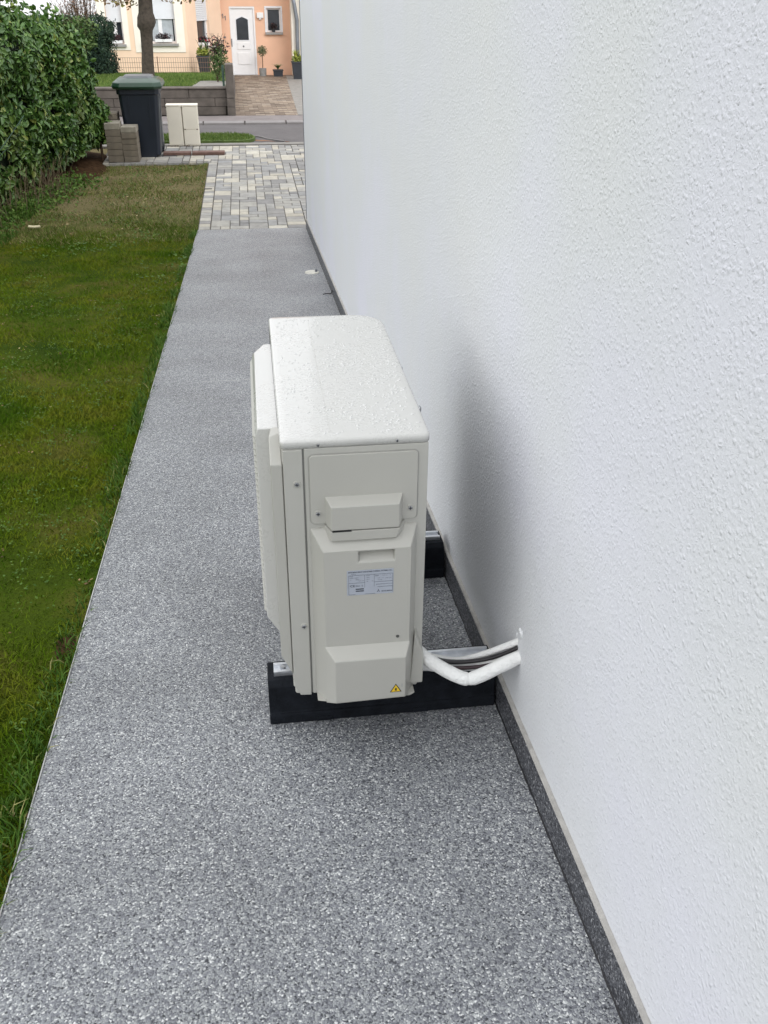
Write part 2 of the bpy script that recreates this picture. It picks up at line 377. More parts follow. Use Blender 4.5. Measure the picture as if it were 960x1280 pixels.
# grass blades: one countless mass
def blades(n, x0, x1, y0, y1, h0, h1, wd, lean, name, mt, dens=None, seg2=True, droop=0.):
    x = rng.uniform(x0, x1, n); y = rng.uniform(y0, y1, n)
    nz = np.array([noise.noise(Vector((a*1.7, b*1.7, 9))) for a, b in zip(x, y)])
    keep = rng.uniform(0, 1, n) < np.clip(.75 + nz*1.1, .12, 1)
    if dens is not None: keep &= dens(x, y)
    x, y, nz = x[keep], y[keep], nz[keep]; n = len(x)
    z = np.array([lawn_z(a, b) for a, b in zip(x, y)]) - .002
    h = rng.uniform(h0, h1, n)*(1 + .5*np.clip(nz, -.5, .6)); a = rng.uniform(0, 2*np.pi, n)
    la = rng.uniform(0, 2*np.pi, n); lm = rng.uniform(.15, 1, n)*lean*h
    dx, dy = np.cos(a)*wd/2, np.sin(a)*wd/2; lx, ly = np.cos(la)*lm, np.sin(la)*lm
    P = np.stack([x, y, z], 1); D = np.stack([dx, dy, 0*dx], 1); Z = np.stack([0*h, 0*h, h], 1); Lv = np.stack([lx, ly, 0*lx], 1)
    if seg2:
        V = np.stack([P-D, P+D, P+D*.8+Z*.6+Lv*.4, P-D*.8+Z*.6+Lv*.4, P+Z*(1-droop)+Lv], 1).reshape(-1, 3)
        b = np.arange(n)[:, None]*5
        Fc = np.concatenate([b+[0,1,2], b+[0,2,3], b+[3,2,4]], 0)
    else:
        V = np.stack([P-D, P+D, P+Z*(1-droop)+Lv], 1).reshape(-1, 3)
        Fc = np.arange(n)[:, None]*3 + [0,1,2]
    return tag(np_mesh(name, V, Fc, mt), kind='stuff')
ps = [(.28, (.024,.070,.002)), (.42, (.055,.115,.003)), (.52, (.115,.165,.006)), (.60, (.17,.185,.014)), (.70, (.18,.135,.04))]
M['grass'] = island_mat('lawn_grass', [(0, (.026,.068,.002)), (.45, (.060,.120,.004)), (.82, (.10,.165,.008)), (.95, (.16,.18,.03)), (1, (.38,.34,.15))], .85, .72, 1.7, ps, spec=.08)
M['grass_edge'] = island_mat('edge_grass', [(0, (.03,.075,.010)), (.6, (.065,.135,.018)), (.92, (.10,.17,.03)), (1, (.32,.29,.12))], .7, spec=.12)
M['grass_far'] = island_mat('trodden_grass', [(0, (.07,.12,.02)), (.4, (.13,.18,.035)), (.7, (.21,.20,.07)), (.9, (.26,.20,.10)), (1, (.42,.36,.2))], .85, spec=.1)
def inlawn(x, y): return (x > -.30*y-.55) & (((x+.645)/.035)**2+((y-2.36)/.07)**2 > rng.uniform(.3, 1.6, len(x)))
B = []
B.append(tag(blades(165000, -2.2, XL-.01, .7, 5, .009, .026, .0036, 1.5, 'lawn_grass', M['grass'], inlawn), 'short mossy lawn grass beside the grey stone path', 'grass'))
B.append(tag(blades(130000, -3.8, XL-.01, 5, 12, .012, .030, .0058, 1.5, 'lawn_grass', M['grass'], lambda x, y: inlawn(x, y) & (y + .9*np.array([noise.noise(Vector((a*1.6, b*1.6, 40))) for a, b in zip(x, y)]) < 10.9 - .5*rng.uniform(0, 1, len(x))), False), 'lawn grass further back, before the trodden strip', 'grass'))
B.append(tag(blades(44000, -4.2, XL-.01, 9.9, 14.75, .012, .045, .009, 1.3, 'trodden_grass', M['grass_far'], inlawn, False), 'thin olive brown trodden grass in front of the block paving', 'grass'))
B.append(tag(blades(7000, XL-.075, XL-.001, .7, 10.4, .020, .060, .0042, 1.2, 'edge_grass', M['grass_edge'], lambda x, y: np.array([noise.noise(Vector((0, b*1.9, 4))) for b in y]) > -.12, True, .15), 'longer dark grass tufts leaning over the path edging', 'grass'))
B.append(tag(blades(5000, -3.6, -2.5, 9.3, 12.2, .05, .16, .008, .6, 'edge_grass', M['grass_edge'], None, True, .15), 'taller bright grass at the foot of the hedge', 'grass'))

# small broad leaves (clover, daisy, dead leaves) as one mass each
def leafbits(n, x0, x1, y0, y1, size, name, mt, lift=.02, up=.6, dens=None):
    V = []; Fc = []
    k = 0
    while k < n:
        cx, cy = random.uniform(x0, x1), random.uniform(y0, y1)
        if cx < -.30*cy-.55: continue
        if dens and not dens(cx, cy): continue
        cl = random.randint(2, 6)
        for _ in range(cl):
            x = cx + random.gauss(0, size*1.2); y = cy + random.gauss(0, size*1.2)
            if x > XL-.01: continue
            s = size*random.uniform(.5, 1.2); a = random.uniform(0, 6.28)
            z = lawn_z(x, y) + random.uniform(.3, 1)*lift
            d = Vector((math.cos(a), math.sin(a), random.uniform(-.1, up))).normalized(); r = Vector((-math.sin(a), math.cos(a), random.uniform(-.2, .2)))*.36
            p = Vector((x, y, z)); b = len(V)
            V += [p, p+d*s*.5+r*s, p+d*s, p+d*s*.5-r*s]; Fc.append((b, b+1, b+2, b+3)); k += 1
    return np_mesh(name, [tuple(v) for v in V], Fc, mt)
M['clover'] = island_mat('clover_leaf', [(0, (.035,.085,.008)), (.6, (.065,.13,.014)), (1, (.12,.19,.035))], .6, spec=.2)
M['dead'] = island_mat('dead_leaf', [(0, (.06,.035,.02)), (.5, (.15,.09,.04)), (.85, (.30,.20,.09)), (1, (.5,.42,.22))], .8)
tag(leafbits(3600, -2.6, XL-.02, 1, 8, .013, 'clover', M['clover'], dens=lambda x, y: noise.noise(Vector((x*1.5, y*1.5, 20))) > -.05), 'pale clover and daisy leaves scattered in the lawn', 'clover', kind='stuff')
tag(leafbits(2400, -3.8, XL-.02, 8, 14.7, .03, 'clover', M['clover'], .03, dens=lambda x, y: noise.noise(Vector((x*1.1, y*1.1, 30))) > .0), 'dull green weed leaves in the rough ground before the paving', 'weeds', kind='stuff')
tag(leafbits(420, -2.6, XL-.02, 1, 8, .016, 'dry_grass_bits', M['dead'], .012, .2), 'dry straw bits lying in the lawn', 'dry grass', kind='stuff')
tag(leafbits(900, -3.5, XL-.02, 10.5, 14.8, .032, 'fallen_leaves', M['dead'], .02, .3), 'brown fallen leaves on the trodden grass near the hedge', 'fallen leaves', kind='stuff')
# bare brown patch at the path edge
def patch(name, cx, cy, rx, ry, h, mt, seed, n=22, dz=.012):
    V = []; Fc = []
    V.append((cx, cy, lawn_z(cx, cy)+dz+h))
    R = 8
    for j in range(1, R+1):
        for i in range(n):
            a = 2*math.pi*i/n; f = j/R; q = f*(1+.35*noise.noise(Vector((math.cos(a)*1.5, math.sin(a)*1.5, seed))))
            x = cx+rx*q*math.cos(a); y = cy+ry*q*math.sin(a); x = min(x, XL-.008)
            z = lawn_z(x, y) + dz*(1 if j < R else -1) + h*(1-f*f)*(1+.8*noise.noise(Vector((x*14, y*14, seed))))
            V.append((x, y, z))
    for i in range(n): Fc.append((0, 1+i, 1+(i+1) % n, 1+(i+1) % n))
    me = bpy.data.meshes.new(name); fs = [(0, 1+i, 1+(i+1) % n) for i in range(n)]
    for j in range(R-1):
        for i in range(n): fs.append((1+j*n+i, 1+(j+1)*n+i, 1+(j+1)*n+(i+1) % n, 1+j*n+(i+1) % n))
    me.from_pydata(V, [], fs); me.materials.append(mt); me.polygons.foreach_set('use_smooth', [True]*len(fs))
    return link_mesh(name, me)
tag(patch('bare_soil', -.645, 2.36, .035, .075, .0, M['soil'], 3, dz=.001), kind='structure')
tag(patch('soil_bed', -2.60, 14.7, .62, 1.5, .10, M['soil'], 8), kind='structure')

# ---- block paving: rows of blocks in three sizes
pav_stops = [(0, (.21,.205,.20)), (.2, (.27,.26,.245)), (.42, (.35,.335,.30)), (.6, (.28,.28,.28)), (.75, (.43,.395,.325)), (.9, (.52,.49,.42)), (1, (.24,.24,.24))]
def paver_mat():
    mt, nt, b = newmat('paving_block'); L = nt.links.new
    oi = N(nt, 'ShaderNodeObjectInfo'); g_ = N(nt, 'ShaderNodeNewGeometry')
    ad = N(nt, 'ShaderNodeMath', operation='ADD'); L(oi.outputs['Random'], ad.inputs[0]); L(g_.outputs['Random Per Island'], ad.inputs[1])
    fr = N(nt, 'ShaderNodeMath', operation='FRACT'); L(ad.outputs[0], fr.inputs[0])
    r = ramp(nt, fr.outputs[0], pav_stops)
    tc = N(nt, 'ShaderNodeTexCoord'); nz = N(nt, 'ShaderNodeTexNoise', Scale=14, Detail=6); L(g_.outputs['Position'], nz.inputs['Vector'])
    mr = N(nt, 'ShaderNodeMapRange'); mr.inputs['From Min'].default_value = .3; mr.inputs['From Max'].default_value = .7; mr.inputs['To Min'].default_value = .8; mr.inputs['To Max'].default_value = 1.12; L(nz.outputs['Fac'], mr.inputs[0])
    s_ = N(nt, 'ShaderNodeVectorMath', operation='SCALE'); L(r.outputs[0], s_.inputs[0]); L(mr.outputs[0], s_.inputs['Scale']); L(s_.outputs[0], b.inputs['Base Color'])
    b.inputs['Roughness'].default_value = .85
    bp = N(nt, 'ShaderNodeBump', Strength=.4, Distance=.004); L(nz.outputs['Fac'], bp.inputs['Height']); L(bp.outputs[0], b.inputs['Normal'])
    return mt
M['paver'] = paver_mat()
mb = MB(); mb.box(XL-.005, YP+.001, ZP-.08, 9, 14.83, ZP-.012); mb.box(-2.2, 14.831, ZP-.08, 9, 16.46, ZP-.012)
paving = tag(mb.build('paving', M['joint']), kind='structure')
pm = {}
def paver_mesh(wd, dp):
    k = (round(wd, 3), round(dp, 3))
    if k not in pm:
        b = .005; q = MB(); hw, hd = wd/2, dp/2
        q.loft([[(-hw,-hd,-.03),(hw,-hd,-.03),(hw,hd,-.03),(-hw,hd,-.03)], [(-hw,-hd,-.005),(hw,-hd,-.005),(hw,hd,-.005),(-hw,hd,-.005)],
                [(-hw+b,-hd+b,0),(hw-b,-hd+b,0),(hw-b,hd-b,0),(-hw+b,hd-b,0)]], cap0=False)
        me = bpy.data.meshes.new('paver'); me.from_pydata(q.v, [], q.f); me.materials.append(M['paver']); pm[k] = me
    return pm[k]
pv_list = []
CX, CY = .1055, .143
y0_ = YP+.008
rows_in = int((14.82-y0_)/CY); rows_all = int((16.44-y0_)/CY)
used = set()
for j in range(rows_in):            # border column of blocks along the lawn
    pv_list.append((XL+.066, y0_+(j+.5)*CY, .128-.006, CY-.008))
XI = XL+.134
nc = int((1.9-XI)/CX); nl = -int((XI+2.18)/CX)
def free(i, j):
    if (i, j) in used or j >= rows_all or i >= nc or i < nl: return False
    if i < 0 and j < rows_in: return False
    return j != 0 or i < int((XW+.04-XI)/CX)+1
for j in range(rows_all):
    for i in range(nl, nc):
        if not free(i, j): continue
        k = random.random(); a = b = 1
        if k < .44 and free(i+1, j): a = 2
        elif k < .58 and free(i, j+1): b = 2
        elif k < .68 and free(i+1, j) and free(i, j+1) and free(i+1, j+1): a = b = 2
        for p in range(a):
            for q in range(b): used.add((i+p, j+q))
        pv_list.append((XI+(i+a/2)*CX, y0_+(j+b/2)*CY, a*CX-.006, b*CY-.008))
vis = [p for p in pv_list if (p[1] < YP+.2 or True) and XL-.1 < p[0] < XW+.05]
vis.sort(key=lambda p: p[1]); chosen = set(vis[:296])
rest = MB()
for p in pv_list:
    x, y, wd, dp = p; dz = random.uniform(-.002, .003)
    if p in chosen:
        o = link_mesh('paver', paver_mesh(wd, dp), paving, (x, y, ZP+dz))
        o.rotation_euler.z = random.uniform(-.005, .005)
    else:
        b = .004; hw, hd = wd/2, dp/2; z = ZP+dz
        rest.loft([[(x-hw,y-hd,z-.03),(x+hw,y-hd,z-.03),(x+hw,y+hd,z-.03),(x-hw,y+hd,z-.03)], [(x-hw+b,y-hd+b,z),(x+hw-b,y-hd+b,z),(x+hw-b,y+hd-b,z),(x-hw+b,y+hd-b,z)]], cap0=False)
tag(rest.build('paver', M['paver'], paving), kind='stuff')
mb = MB(); mb.box(-6, 16.465, ZP-.1, 9, 16.66, ZP-.001); tag(mb.build('concrete_strip', M['conc']), kind='structure')
mb = MB(); mb.box(-1.95, 14.825, ZP-.06, XL-.01, 14.86, ZP+.006); mb.build('edging_strip', M['conc'], paving)
# metal gully mark on the paving's border
mb = MB(); mb.box(-.60, 12.72, ZP+.002, -.50, 12.75, ZP+.0085); mb.build('drain_slot', M['dark'], paving)

# ---- road, kerb, walkway, driveway
mb = MB(); mb.box(-60, 16.661, ZP-.2, 60, 19.10, ZP-.03)
tag(mb.build('road', M['asphalt']), kind='structure')
kerb = tag(MB().box(-60, 19.10, ZP-.2, -4.01, 19.34, ZP+.01).box(4.6, 19.10, ZP-.2, 60, 19.34, ZP+.01).build('kerb', M['kerb']), kind='structure')
x = -4.0; q = MB().loft([[(-.378,-.115,-.12),(.378,-.115,-.12),(.378,.115,-.12),(-.378,.115,-.12)], [(-.378,-.115,-.012),(.378,-.115,-.012),(.378,.115,-.012),(-.378,.115,-.012)], [(-.37,-.09,0),(.37,-.09,0),(.37,.11,0),(-.37,.11,0)]], cap0=False)
kme = bpy.data.meshes.new('kerb_stone'); kme.from_pydata(q.v, [], q.f); kme.materials.append(M['kerb'])
xk = -.037 - 5*.78 + .39
for i in range(11):
    link_mesh('kerb_stone', kme, kerb, (xk+i*.78, 19.22, ZP+.012))
MB().box(-4.02, 19.12, ZP-.2, 4.61, 19.33, ZP-.03).build('kerb_bed', M['joint'], kerb)
mb = MB(); mb.box(-60, 19.345, ZP-.2, 60, 20.12, ZP+.008); tag(mb.build('pavement', M['walkway']), kind='structure')
ZD = -1.14
def drive_z(y): return ZP+.01 + (ZD-ZP-.01)*(y-20.12)/(33-20.12)
dl0, dl1 = at(294,145,20.13).x, at(289,96,33).x
dr0, dr1 = at(372,146,20.13).x, at(357,98,33).x
mb = MB()
mb.add([(-2,20.125,drive_z(20.125)-.015),(12,20.125,drive_z(20.125)-.015),(12,34,drive_z(34)-.015),(-2,34,drive_z(34)-.015)], [(0,1,2,3)])
drive = tag(mb.build('driveway', M['joint']), kind='structure')
bm_ = MB(); y = 20.15; r_ = 0
while y < 33:
    f = (y-20.15)/12.85; xa, xb = dl0+(dl1-dl0)*f, dr0+(dr1-dr0)*f
    x = xa - (.1 if r_ % 2 else 0)
    while x < xb:
        x1 = min(x+.2, xb+.02); z = drive_z(y)+random.uniform(-.002, .003)
        bm_.box(x+.004, y+.003, z-.012, x1-.004, y+.115, z); x = x1
    y += .122; r_ += 1
M['drivebrick'] = island_mat('drive_brick', [(0, (.12,.092,.072)), (.5, (.20,.152,.115)), (.85, (.28,.22,.165)), (1, (.34,.29,.235))], .9)
tag(bm_.build('brick', M['drivebrick'], drive), kind='stuff')
mb = MB(); mb.add([(dr0+.01,20.13,drive_z(20.13)+.004),(5,20.13,drive_z(20.13)+.004),(5,33,drive_z(33)+.004),(dr1+.01,33,drive_z(33)+.004)], [(0,1,2,3)])
tag(mb.build('concrete_apron', M['conc']), kind='structure')

# grass verge and puddle by the road
def verge_outline():
    pts = [(-9, 16.70), (-.2, 16.74)]
    for k in range(1, 8):
        a = -math.pi/2 + math.pi*k/8; pts.append((-.2+.33*math.cos(a), 17.15+.41*math.sin(a)))
    pts += [(-.5, 17.62), (-9, 17.75)]; return pts
mb = MB().prism(verge_outline(), 'z', ZP-.05, ZP+.02)
M['verge'] = mat('verge_grass', (.085,.13,.028), .95, .35, 9, .8, 60)
tag(mb.build('verge', M['verge']), kind='structure')
vb = []
n = 16000; x = rng.uniform(-5, .1, n); y = rng.uniform(16.76, 17.6, n); kp = ~((x > -.2) & (((x+.2)/.3)**2+((y-17.15)/.38)**2 > 1)); x = x[kp]; y = y[kp]; n = len(x)
h = rng.uniform(.015, .05, n); a = rng.uniform(0, 6.28, n)
P = np.stack([x, y, np.full(n, ZP+.018)], 1); D = np.stack([np.cos(a)*.006, np.sin(a)*.006, 0*a], 1); T = np.stack([np.cos(a*3)*.015, np.sin(a*3)*.015, h], 1)
M['grass_v'] = island_mat('verge_blade', [(0, (.05,.10,.015)), (.6, (.10,.17,.025)), (1, (.18,.22,.06))], .6)
tag(np_mesh('verge_grass', np.stack([P-D, P+D, P+T], 1).reshape(-1, 3), np.arange(n)[:, None]*3+[0,1,2], M['grass_v']), 'short bright grass strip between the meter boxes and the road', 'grass', kind='stuff')
mb = MB(); pts = [(.02+i*.06, 17.22-.055*i/2 + .02*math.sin(i*1.7)) for i in range(12)]; low = [(p[0]+.03, p[1]-.18+.011*i) for i, p in enumerate(pts)]
mb.add([(p[0], p[1], ZP-.026) for p in pts] + [(p[0], p[1], ZP-.026) for p in low], [(i, i+12, i+13, i+1) for i in range(11)])
mt, nt, b = newmat('puddle_water'); b.inputs['Base Color'].default_value = (.02,.022,.025,1); b.inputs['Roughness'].default_value = .04; M['puddle'] = mt
tag(mb.build('puddle', M['puddle']), kind='structure')
mb = MB(); mb.tube([(-.2, 17.60, ZP-.015), (.15, 17.50, ZP-.015), (.35, 17.20, ZP-.02), (.62, 16.9, ZP-.02)], .014, 6, sub=5)
mb.build('kerb_edge', M['kerb'], kerb)

# ================================================================== OUR HOUSE WALL
house = empty('white_house', (XW, 3, g(3)), 0, 'white rendered house whose long rough plaster wall borders the grey path', 'house')
def hb(mb, *a, **k): # local to house
    o = mb.build(*a, **k); o.parent = house; o.location = -house.location; return o
ZT = 5.6
mb = MB(); n = 1
sk = .0899
YE = YP-.005
mb.loft([[(XW, -4, g(-4)+sk), (9, -4, g(-4)+sk), (9, -4, ZT), (XW, -4, ZT)], [(XW, YE, g(YE)+sk), (9, YE, g(YE)+sk), (9, YE, ZT), (XW, YE, ZT)]])
hb(mb, 'wall', M['plaster'])
mb = MB().loft([[(XS, -4, g(-4)-.05), (9, -4, g(-4)-.05), (9, -4, g(-4)+sk-.004), (XS, -4, g(-4)+sk-.004)], [(XS, YE+.01, g(YE)-.05), (9, YE+.01, g(YE)-.05), (9, YE+.01, g(YE)+sk-.004), (XS, YE+.01, g(YE)+sk-.004)]])
hb(mb, 'skirting', M['skirt'])
# beige ledge where plaster meets skirting
rings = []
for i in range(181):
    y = -4 + (YE+4)*i/180; j = .0012*noise.noise(Vector((y*9, 0, 0)))
    rings.append([(XS+.001+j, y, g(y)+sk-.003), (XW-.0005, y, g(y)+sk-.003), (XW-.0005, y, g(y)+sk+.002+j), (XS+.004+j, y, g(y)+sk+.001+j)])
hb(MB().loft(rings), 'plaster_edge', M['beige_edge'])
# dark ragged joint at the foot of the skirting
rings = []
for i in range(500):
    y = .3 + 10.1*i/499; wv = .004 + .0035*noise.noise(Vector((y*23, 1, 0))) + .003*noise.noise(Vector((y*70, 5, 0)))
    rings.append([(XS-wv, y, g(y)-.001), (XS+.001, y, g(y)-.001), (XS+.001, y, g(y)+.003), (XS-wv*.6, y, g(y)+.0016)])
hb(MB().loft(rings), 'skirting_joint', M['dark'])
hb(MB().box(XW-.006, YE+.0, ZP+.0, XW+.01, YE+.012, ZT), 'corner_profile', M['profile'])
hb(MB().box(XW-.12, -4.1, ZT, 9.1, YE+.12, ZT+.12), 'roof_edge', M['profile'])

# pipe hole patch
px_, py_, pz_ = XW, 1.765, .122
mb = MB(); n = 28; ring_o, ring_m, ring_i = [], [], []
for i in range(n):
    a = 2*math.pi*i/n
    sy = .026 + .010*noise.noise(Vector((math.cos(a)*1.3, math.sin(a)*1.3, 6))); sz = .040 + .020*noise.noise(Vector((math.cos(a), math.sin(a), 2)))
    cy, cz = py_+.004, pz_+.018
    ring_o.append((XW+.0006, cy+sy*1.3*math.cos(a), cz+sz*1.15*math.sin(a)))
    ring_m.append((XW-.0018-.0012*noise.noise(Vector((a*2, 0, 0))), cy+sy*.95*math.cos(a), cz+sz*.85*math.sin(a)))
    ring_i.append((XW-.0026, cy-.004+sy*.55*math.cos(a), cz-.008+sz*.5*math.sin(a)))
mb.loft([ring_o, ring_m, ring_i], cap0=False)
hb(mb, 'filler_patch', M['plaster'], smooth=True)

mb = MB()
for i in range(11):
    a = random.choice((1.2, 1.9, 4.3, 5.0, .3, 6.0))+random.uniform(-.4, .4); r = random.uniform(.002, .0075)
    mb.sphere((XW-.001, py_+.003+.024*math.cos(a)*random.uniform(.9, 1.3), pz_+.016+.034*math.sin(a)*random.uniform(.9, 1.35)), r*.4, r*random.uniform(.7, 1.3), r*random.uniform(.9, 2.6), 7, 5)
tag(hb(mb, 'filler_crumbs', M['filler'], smooth=True), kind='stuff')

# ================================================================== HEAT PUMP
AX, AY, AZ, AW, AL, AH = .0302, 1.808, .0009, .3217, .838, .71
hp = empty('heat_pump', (AX, AY, AZ), 0, 'cream outdoor heat pump unit with a wet lid on black rubber blocks', 'heat pump')
C, P_ = M['cream'], M['cream_plastic']
# casing
mb = MB(); mb.prism(rrect(0, .0, AW, AL, .012, 5, rr=(.008, .014, .085, .008)), 'z', .028, .688)
# side panel zone reaches lower than the corner panel
o = mb.build('casing', C, hp, bevel=.0015)
# base pan
MB().prism(rrect(.004, .004, AW-.004, AL-.004, .012, 4, rr=(.008,.012,.08,.008)), 'z', .004, .03).build('base_pan', C, hp, bevel=.002)
# lid, slightly crowned, wet
def lid():
    o_ = rrect(-.003, -.003, AW+.003, AL+.003, .01, 8, rr=(.012, .016, .088, .010)); cx, cy = AW/2, AL/2
    def sc_(d, z): # inset ring
        r = []
        for (x, y) in o_:
            r.append((x-d*(1 if x > cx else -1)*min(1, abs(x-cx)/(AW/2)), y-d*(1 if y > cy else -1)*min(1, abs(y-cy)/(AL/2)), z))
        return r
    mb = MB(); mb.loft([sc_(0, .6895), sc_(0, .7035), sc_(.0012, .7055), sc_(.0035, .7078), sc_(.007, .709), sc_(.02, .7096)], cap0=True)
    return mb.build('lid', M['lid'], hp, smooth=True)
mt, nt, b = newmat('wet_skylit_cream'); L = nt.links.new; M['lid'] = mt
tc = N(nt, 'ShaderNodeTexCoord'); nz = N(nt, 'ShaderNodeTexNoise', Scale=70, Detail=3, Distortion=1.5); L(tc.outputs['Object'], nz.inputs['Vector'])
n2 = N(nt, 'ShaderNodeTexNoise', Scale=5, Detail=3); L(tc.outputs['Object'], n2.inputs['Vector'])
r1 = ramp(nt, nz.outputs['Fac'], [(.52, (0,)*3), (.56, (1,)*3)]); r2 = ramp(nt, n2.outputs['Fac'], [(.42, (0,)*3), (.56, (1,)*3)])
mul = N(nt, 'ShaderNodeMath', operation='MULTIPLY'); L(r1.outputs[0], mul.inputs[0]); L(r2.outputs[0], mul.inputs[1])
bp = N(nt, 'ShaderNodeBump', Strength=.35, Distance=.0012); L(mul.outputs[0], bp.inputs['Height'])
b.inputs['Base Color'].default_value = (.58,.575,.55,1); b.inputs['Roughness'].default_value = .33  # same paint as the casing, base lightened to carry the sky's light
b.inputs['Coat Weight'].default_value = .65; b.inputs['Coat Roughness'].default_value = .07; L(bp.outputs[0], b.inputs['Coat Normal'])
bp2 = N(nt, 'ShaderNodeBump', Strength=.12, Distance=.001); L(mul.outputs[0], bp2.inputs['Height']); L(bp2.outputs[0], b.inputs['Normal'])
mr = N(nt, 'ShaderNodeMapRange'); mr.inputs['To Min'].default_value = .36; mr.inputs['To Max'].default_value = .16; L(mul.outputs[0], mr.inputs[0]); L(mr.outputs[0], b.inputs['Roughness'])
lid_o = lid()
# faint fold line along the lid
MB().box(.108, .03, .7094, .1088, AL-.03, .7098).build('fold', M['cream_plastic'], lid_o)
# drops of rain on the lid
mb = MB()
for i in range(1150):
    x, y = random.uniform(.012, AW-.012), random.uniform(.012, AL-.012)
    if noise.noise(Vector((x*9, y*6, 3))) < -.12 and random.random() < .75: continue
    if x > AW-.1 and y > AL-.1 and (x-AW+.09)**2+(y-AL+.09)**2 > .0064: continue
    if x < .09 and y < .22 and random.random() < .8: continue
    r = random.uniform(.0010, .0030); e = random.choice((1, 1, 1.6, 2.6)); a = random.gauss(.9, .35)
    ca, sa = math.cos(a), math.sin(a); n = 7
    rings = []
    for f, hh in ((1, 0), (.8, .45), (.4, .75)):
        rings.append([(x+ca*r*e*f*math.cos(2*math.pi*k/n)-sa*r*f*math.sin(2*math.pi*k/n), y+sa*r*e*f*math.cos(2*math.pi*k/n)+ca*r*f*math.sin(2*math.pi*k/n), .7096+r*.75*hh) for k in range(n)])
    mb.loft(rings, cap0=False)
tag(mb.build('raindrop', M['water'], lid_o, smooth=True), kind='stuff')

def screw(x, y, z, r=.0055, ring=True, parent=hp):
    mb = MB()
    if ring: mb.cyl((x, y+.001, z), (x, y-.0015, z), r*1.75, r*1.5, 18, 1)
    mb.cyl((x, y-.0014, z), (x, y-.0038, z), r, r*.85, 12, 0)
    s = mb.build('screw', [M['screw'], P_], parent, smooth=False)
    MB().box(x-r*.75, y-.0043, z-.0007, x+r*.75, y-.0037, z+.0007).box(x-.0007, y-.0045, z-r*.75, x+.0007, y-.0036, z+r*.75).build('slot', M['dark'], s)
    return s
for x, z in ((.079, .6955), (.251, .697)):
    screw(x, -.003, z, .0032, False, hp)
# corner panel (front corner) : flat strip left of seam + stepped strip beside the grille
mb = MB().prism([(.0015,.058), (.016,.004), (.044,.002), (.044,.686), (.0015,.686)], 'y', -.0035, .03)
mb.build('corner_panel', C, hp, bevel=.002)
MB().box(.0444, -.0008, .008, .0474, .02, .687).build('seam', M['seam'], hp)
mb = MB()
# protruding strip: sloped top
mb.add([(-.026,-.001,.13),(.0,-.001,.07),(.0,.11,.07),(-.026,.11,.13),(-.026,-.001,.652),(.0,-.001,.652),(.0,.075,.694),(-.026,.060,.690),(.0,.11,.694),(-.020,.11,.690)],
       [(0,3,2,1),(0,1,5,4),(4,5,6,7),(7,6,8,9),(1,2,8,6,5),(0,4,7,9,3),(3,9,8,2)])
mb.build('corner_strip', P_, hp, bevel=.003)
# side panel
mb = MB().prism([(.048,.006),(.31,.006),(.3215,.03),(.3215,.688),(.048,.688)], 'y', -.0025, .02)
mb.build('side_panel', C, hp, bevel=.002)
# groove + access panel
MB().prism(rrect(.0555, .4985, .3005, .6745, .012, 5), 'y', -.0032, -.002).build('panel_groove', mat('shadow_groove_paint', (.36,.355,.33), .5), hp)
mb = MB().prism(rrect(.058, .501, .298, .672, .010, 5), 'y', -.0075, -.0028)
acc = mb.build('access_panel', P_, hp, bevel=.0016)
mb = MB().loft([[(.090,-.006,.500),(.266,-.006,.500),(.266,-.006,.570),(.090,-.006,.570)], [(.101,-.036,.497),(.254,-.036,.497),(.254,-.036,.557),(.101,-.036,.557)]], cap0=False)
mb.build('handle', P_, acc, bevel=.0022)
screw(.074, -.0075, .528, .0052, True, acc); screw(.283, -.0075, .530, .0052, True, acc)
screw(.030, -.0035, .603, .0055); screw(.032, -.0035, .217, .0055)
# lip under the handle with a dark slit
mb = MB().loft([[(.086,-.002,.462),(.272,-.002,.462),(.272,-.002,.4965),(.086,-.002,.4965)], [(.101,-.036,.470),(.247,-.036,.470),(.256,-.036,.494),(.099,-.036,.494)]], cap0=False)
mb.build('lower_lip', P_, hp, bevel=.0016)
MB().box(.103, -.0366, .4935, .146, -.020, .4972).build('slit', M['dark'], hp)
# service cover: sloped top, bevelled side, with a recess grip and a lower bulge
mb = MB()
z0, z1 = .008, .4885
mb.loft([[(.056,-.002,.012),(.300,-.002,.012),(.300,-.002,z1),(.056,-.002,z1)],
         [(.057,-.007,.012),(.299,-.007,.012),(.299,-.007,z1-.002),(.057,-.007,z1-.002)],
         [(.081,-.045,.010),(.281,-.045,.010),(.281,-.045,.448),(.081,-.045,.448)]], cap0=False, cap1=False)
# front face with a hole for the grip recess
gx0, gx1, gz0, gz1 = .160, .243, .415, .4435
f = -.045
X = [.081, gx0, gx1, .281]; Z = [.010, gz0, gz1, .448]
vs = [(x, f, z) for z in Z for x in X]; fs = []
for j in range(3):
    for i in range(3):
        if i == 1 and j == 1: continue
        fs.append((j*4+i, j*4+i+1, (j+1)*4+i+1, (j+1)*4+i))
mb.add(vs, fs)
mb.add([(gx0,f,gz0),(gx1,f,gz0),(gx1,f,gz1),(gx0,f,gz1),(gx0+.002,f+.005,gz0+.004),(gx1-.002,f+.005,gz0+.004),(gx1-.002,f+.030,gz1-.001),(gx0+.002,f+.030,gz1-.001)],
       [(0,4,5,1),(4,7,6,5),(1,5,6,2),(2,6,7,3),(3,7,4,0)])
cov = mb.build('service_cover', P_, hp)
import bmesh as _bm
me = cov.data; b_ = _bm.new(); b_.from_mesh(me); _bm.ops.remove_doubles(b_, verts=b_.verts, dist=1e-5); _bm.ops.recalc_face_normals(b_, faces=b_.faces); b_.to_mesh(me); b_.free()
bv = cov.modifiers.new('bevel', 'BEVEL'); bv.width = .0035; bv.segments = 3; bv.limit_method = 'ANGLE'; bv.angle_limit = math.radians(20); bv.harden_normals = True
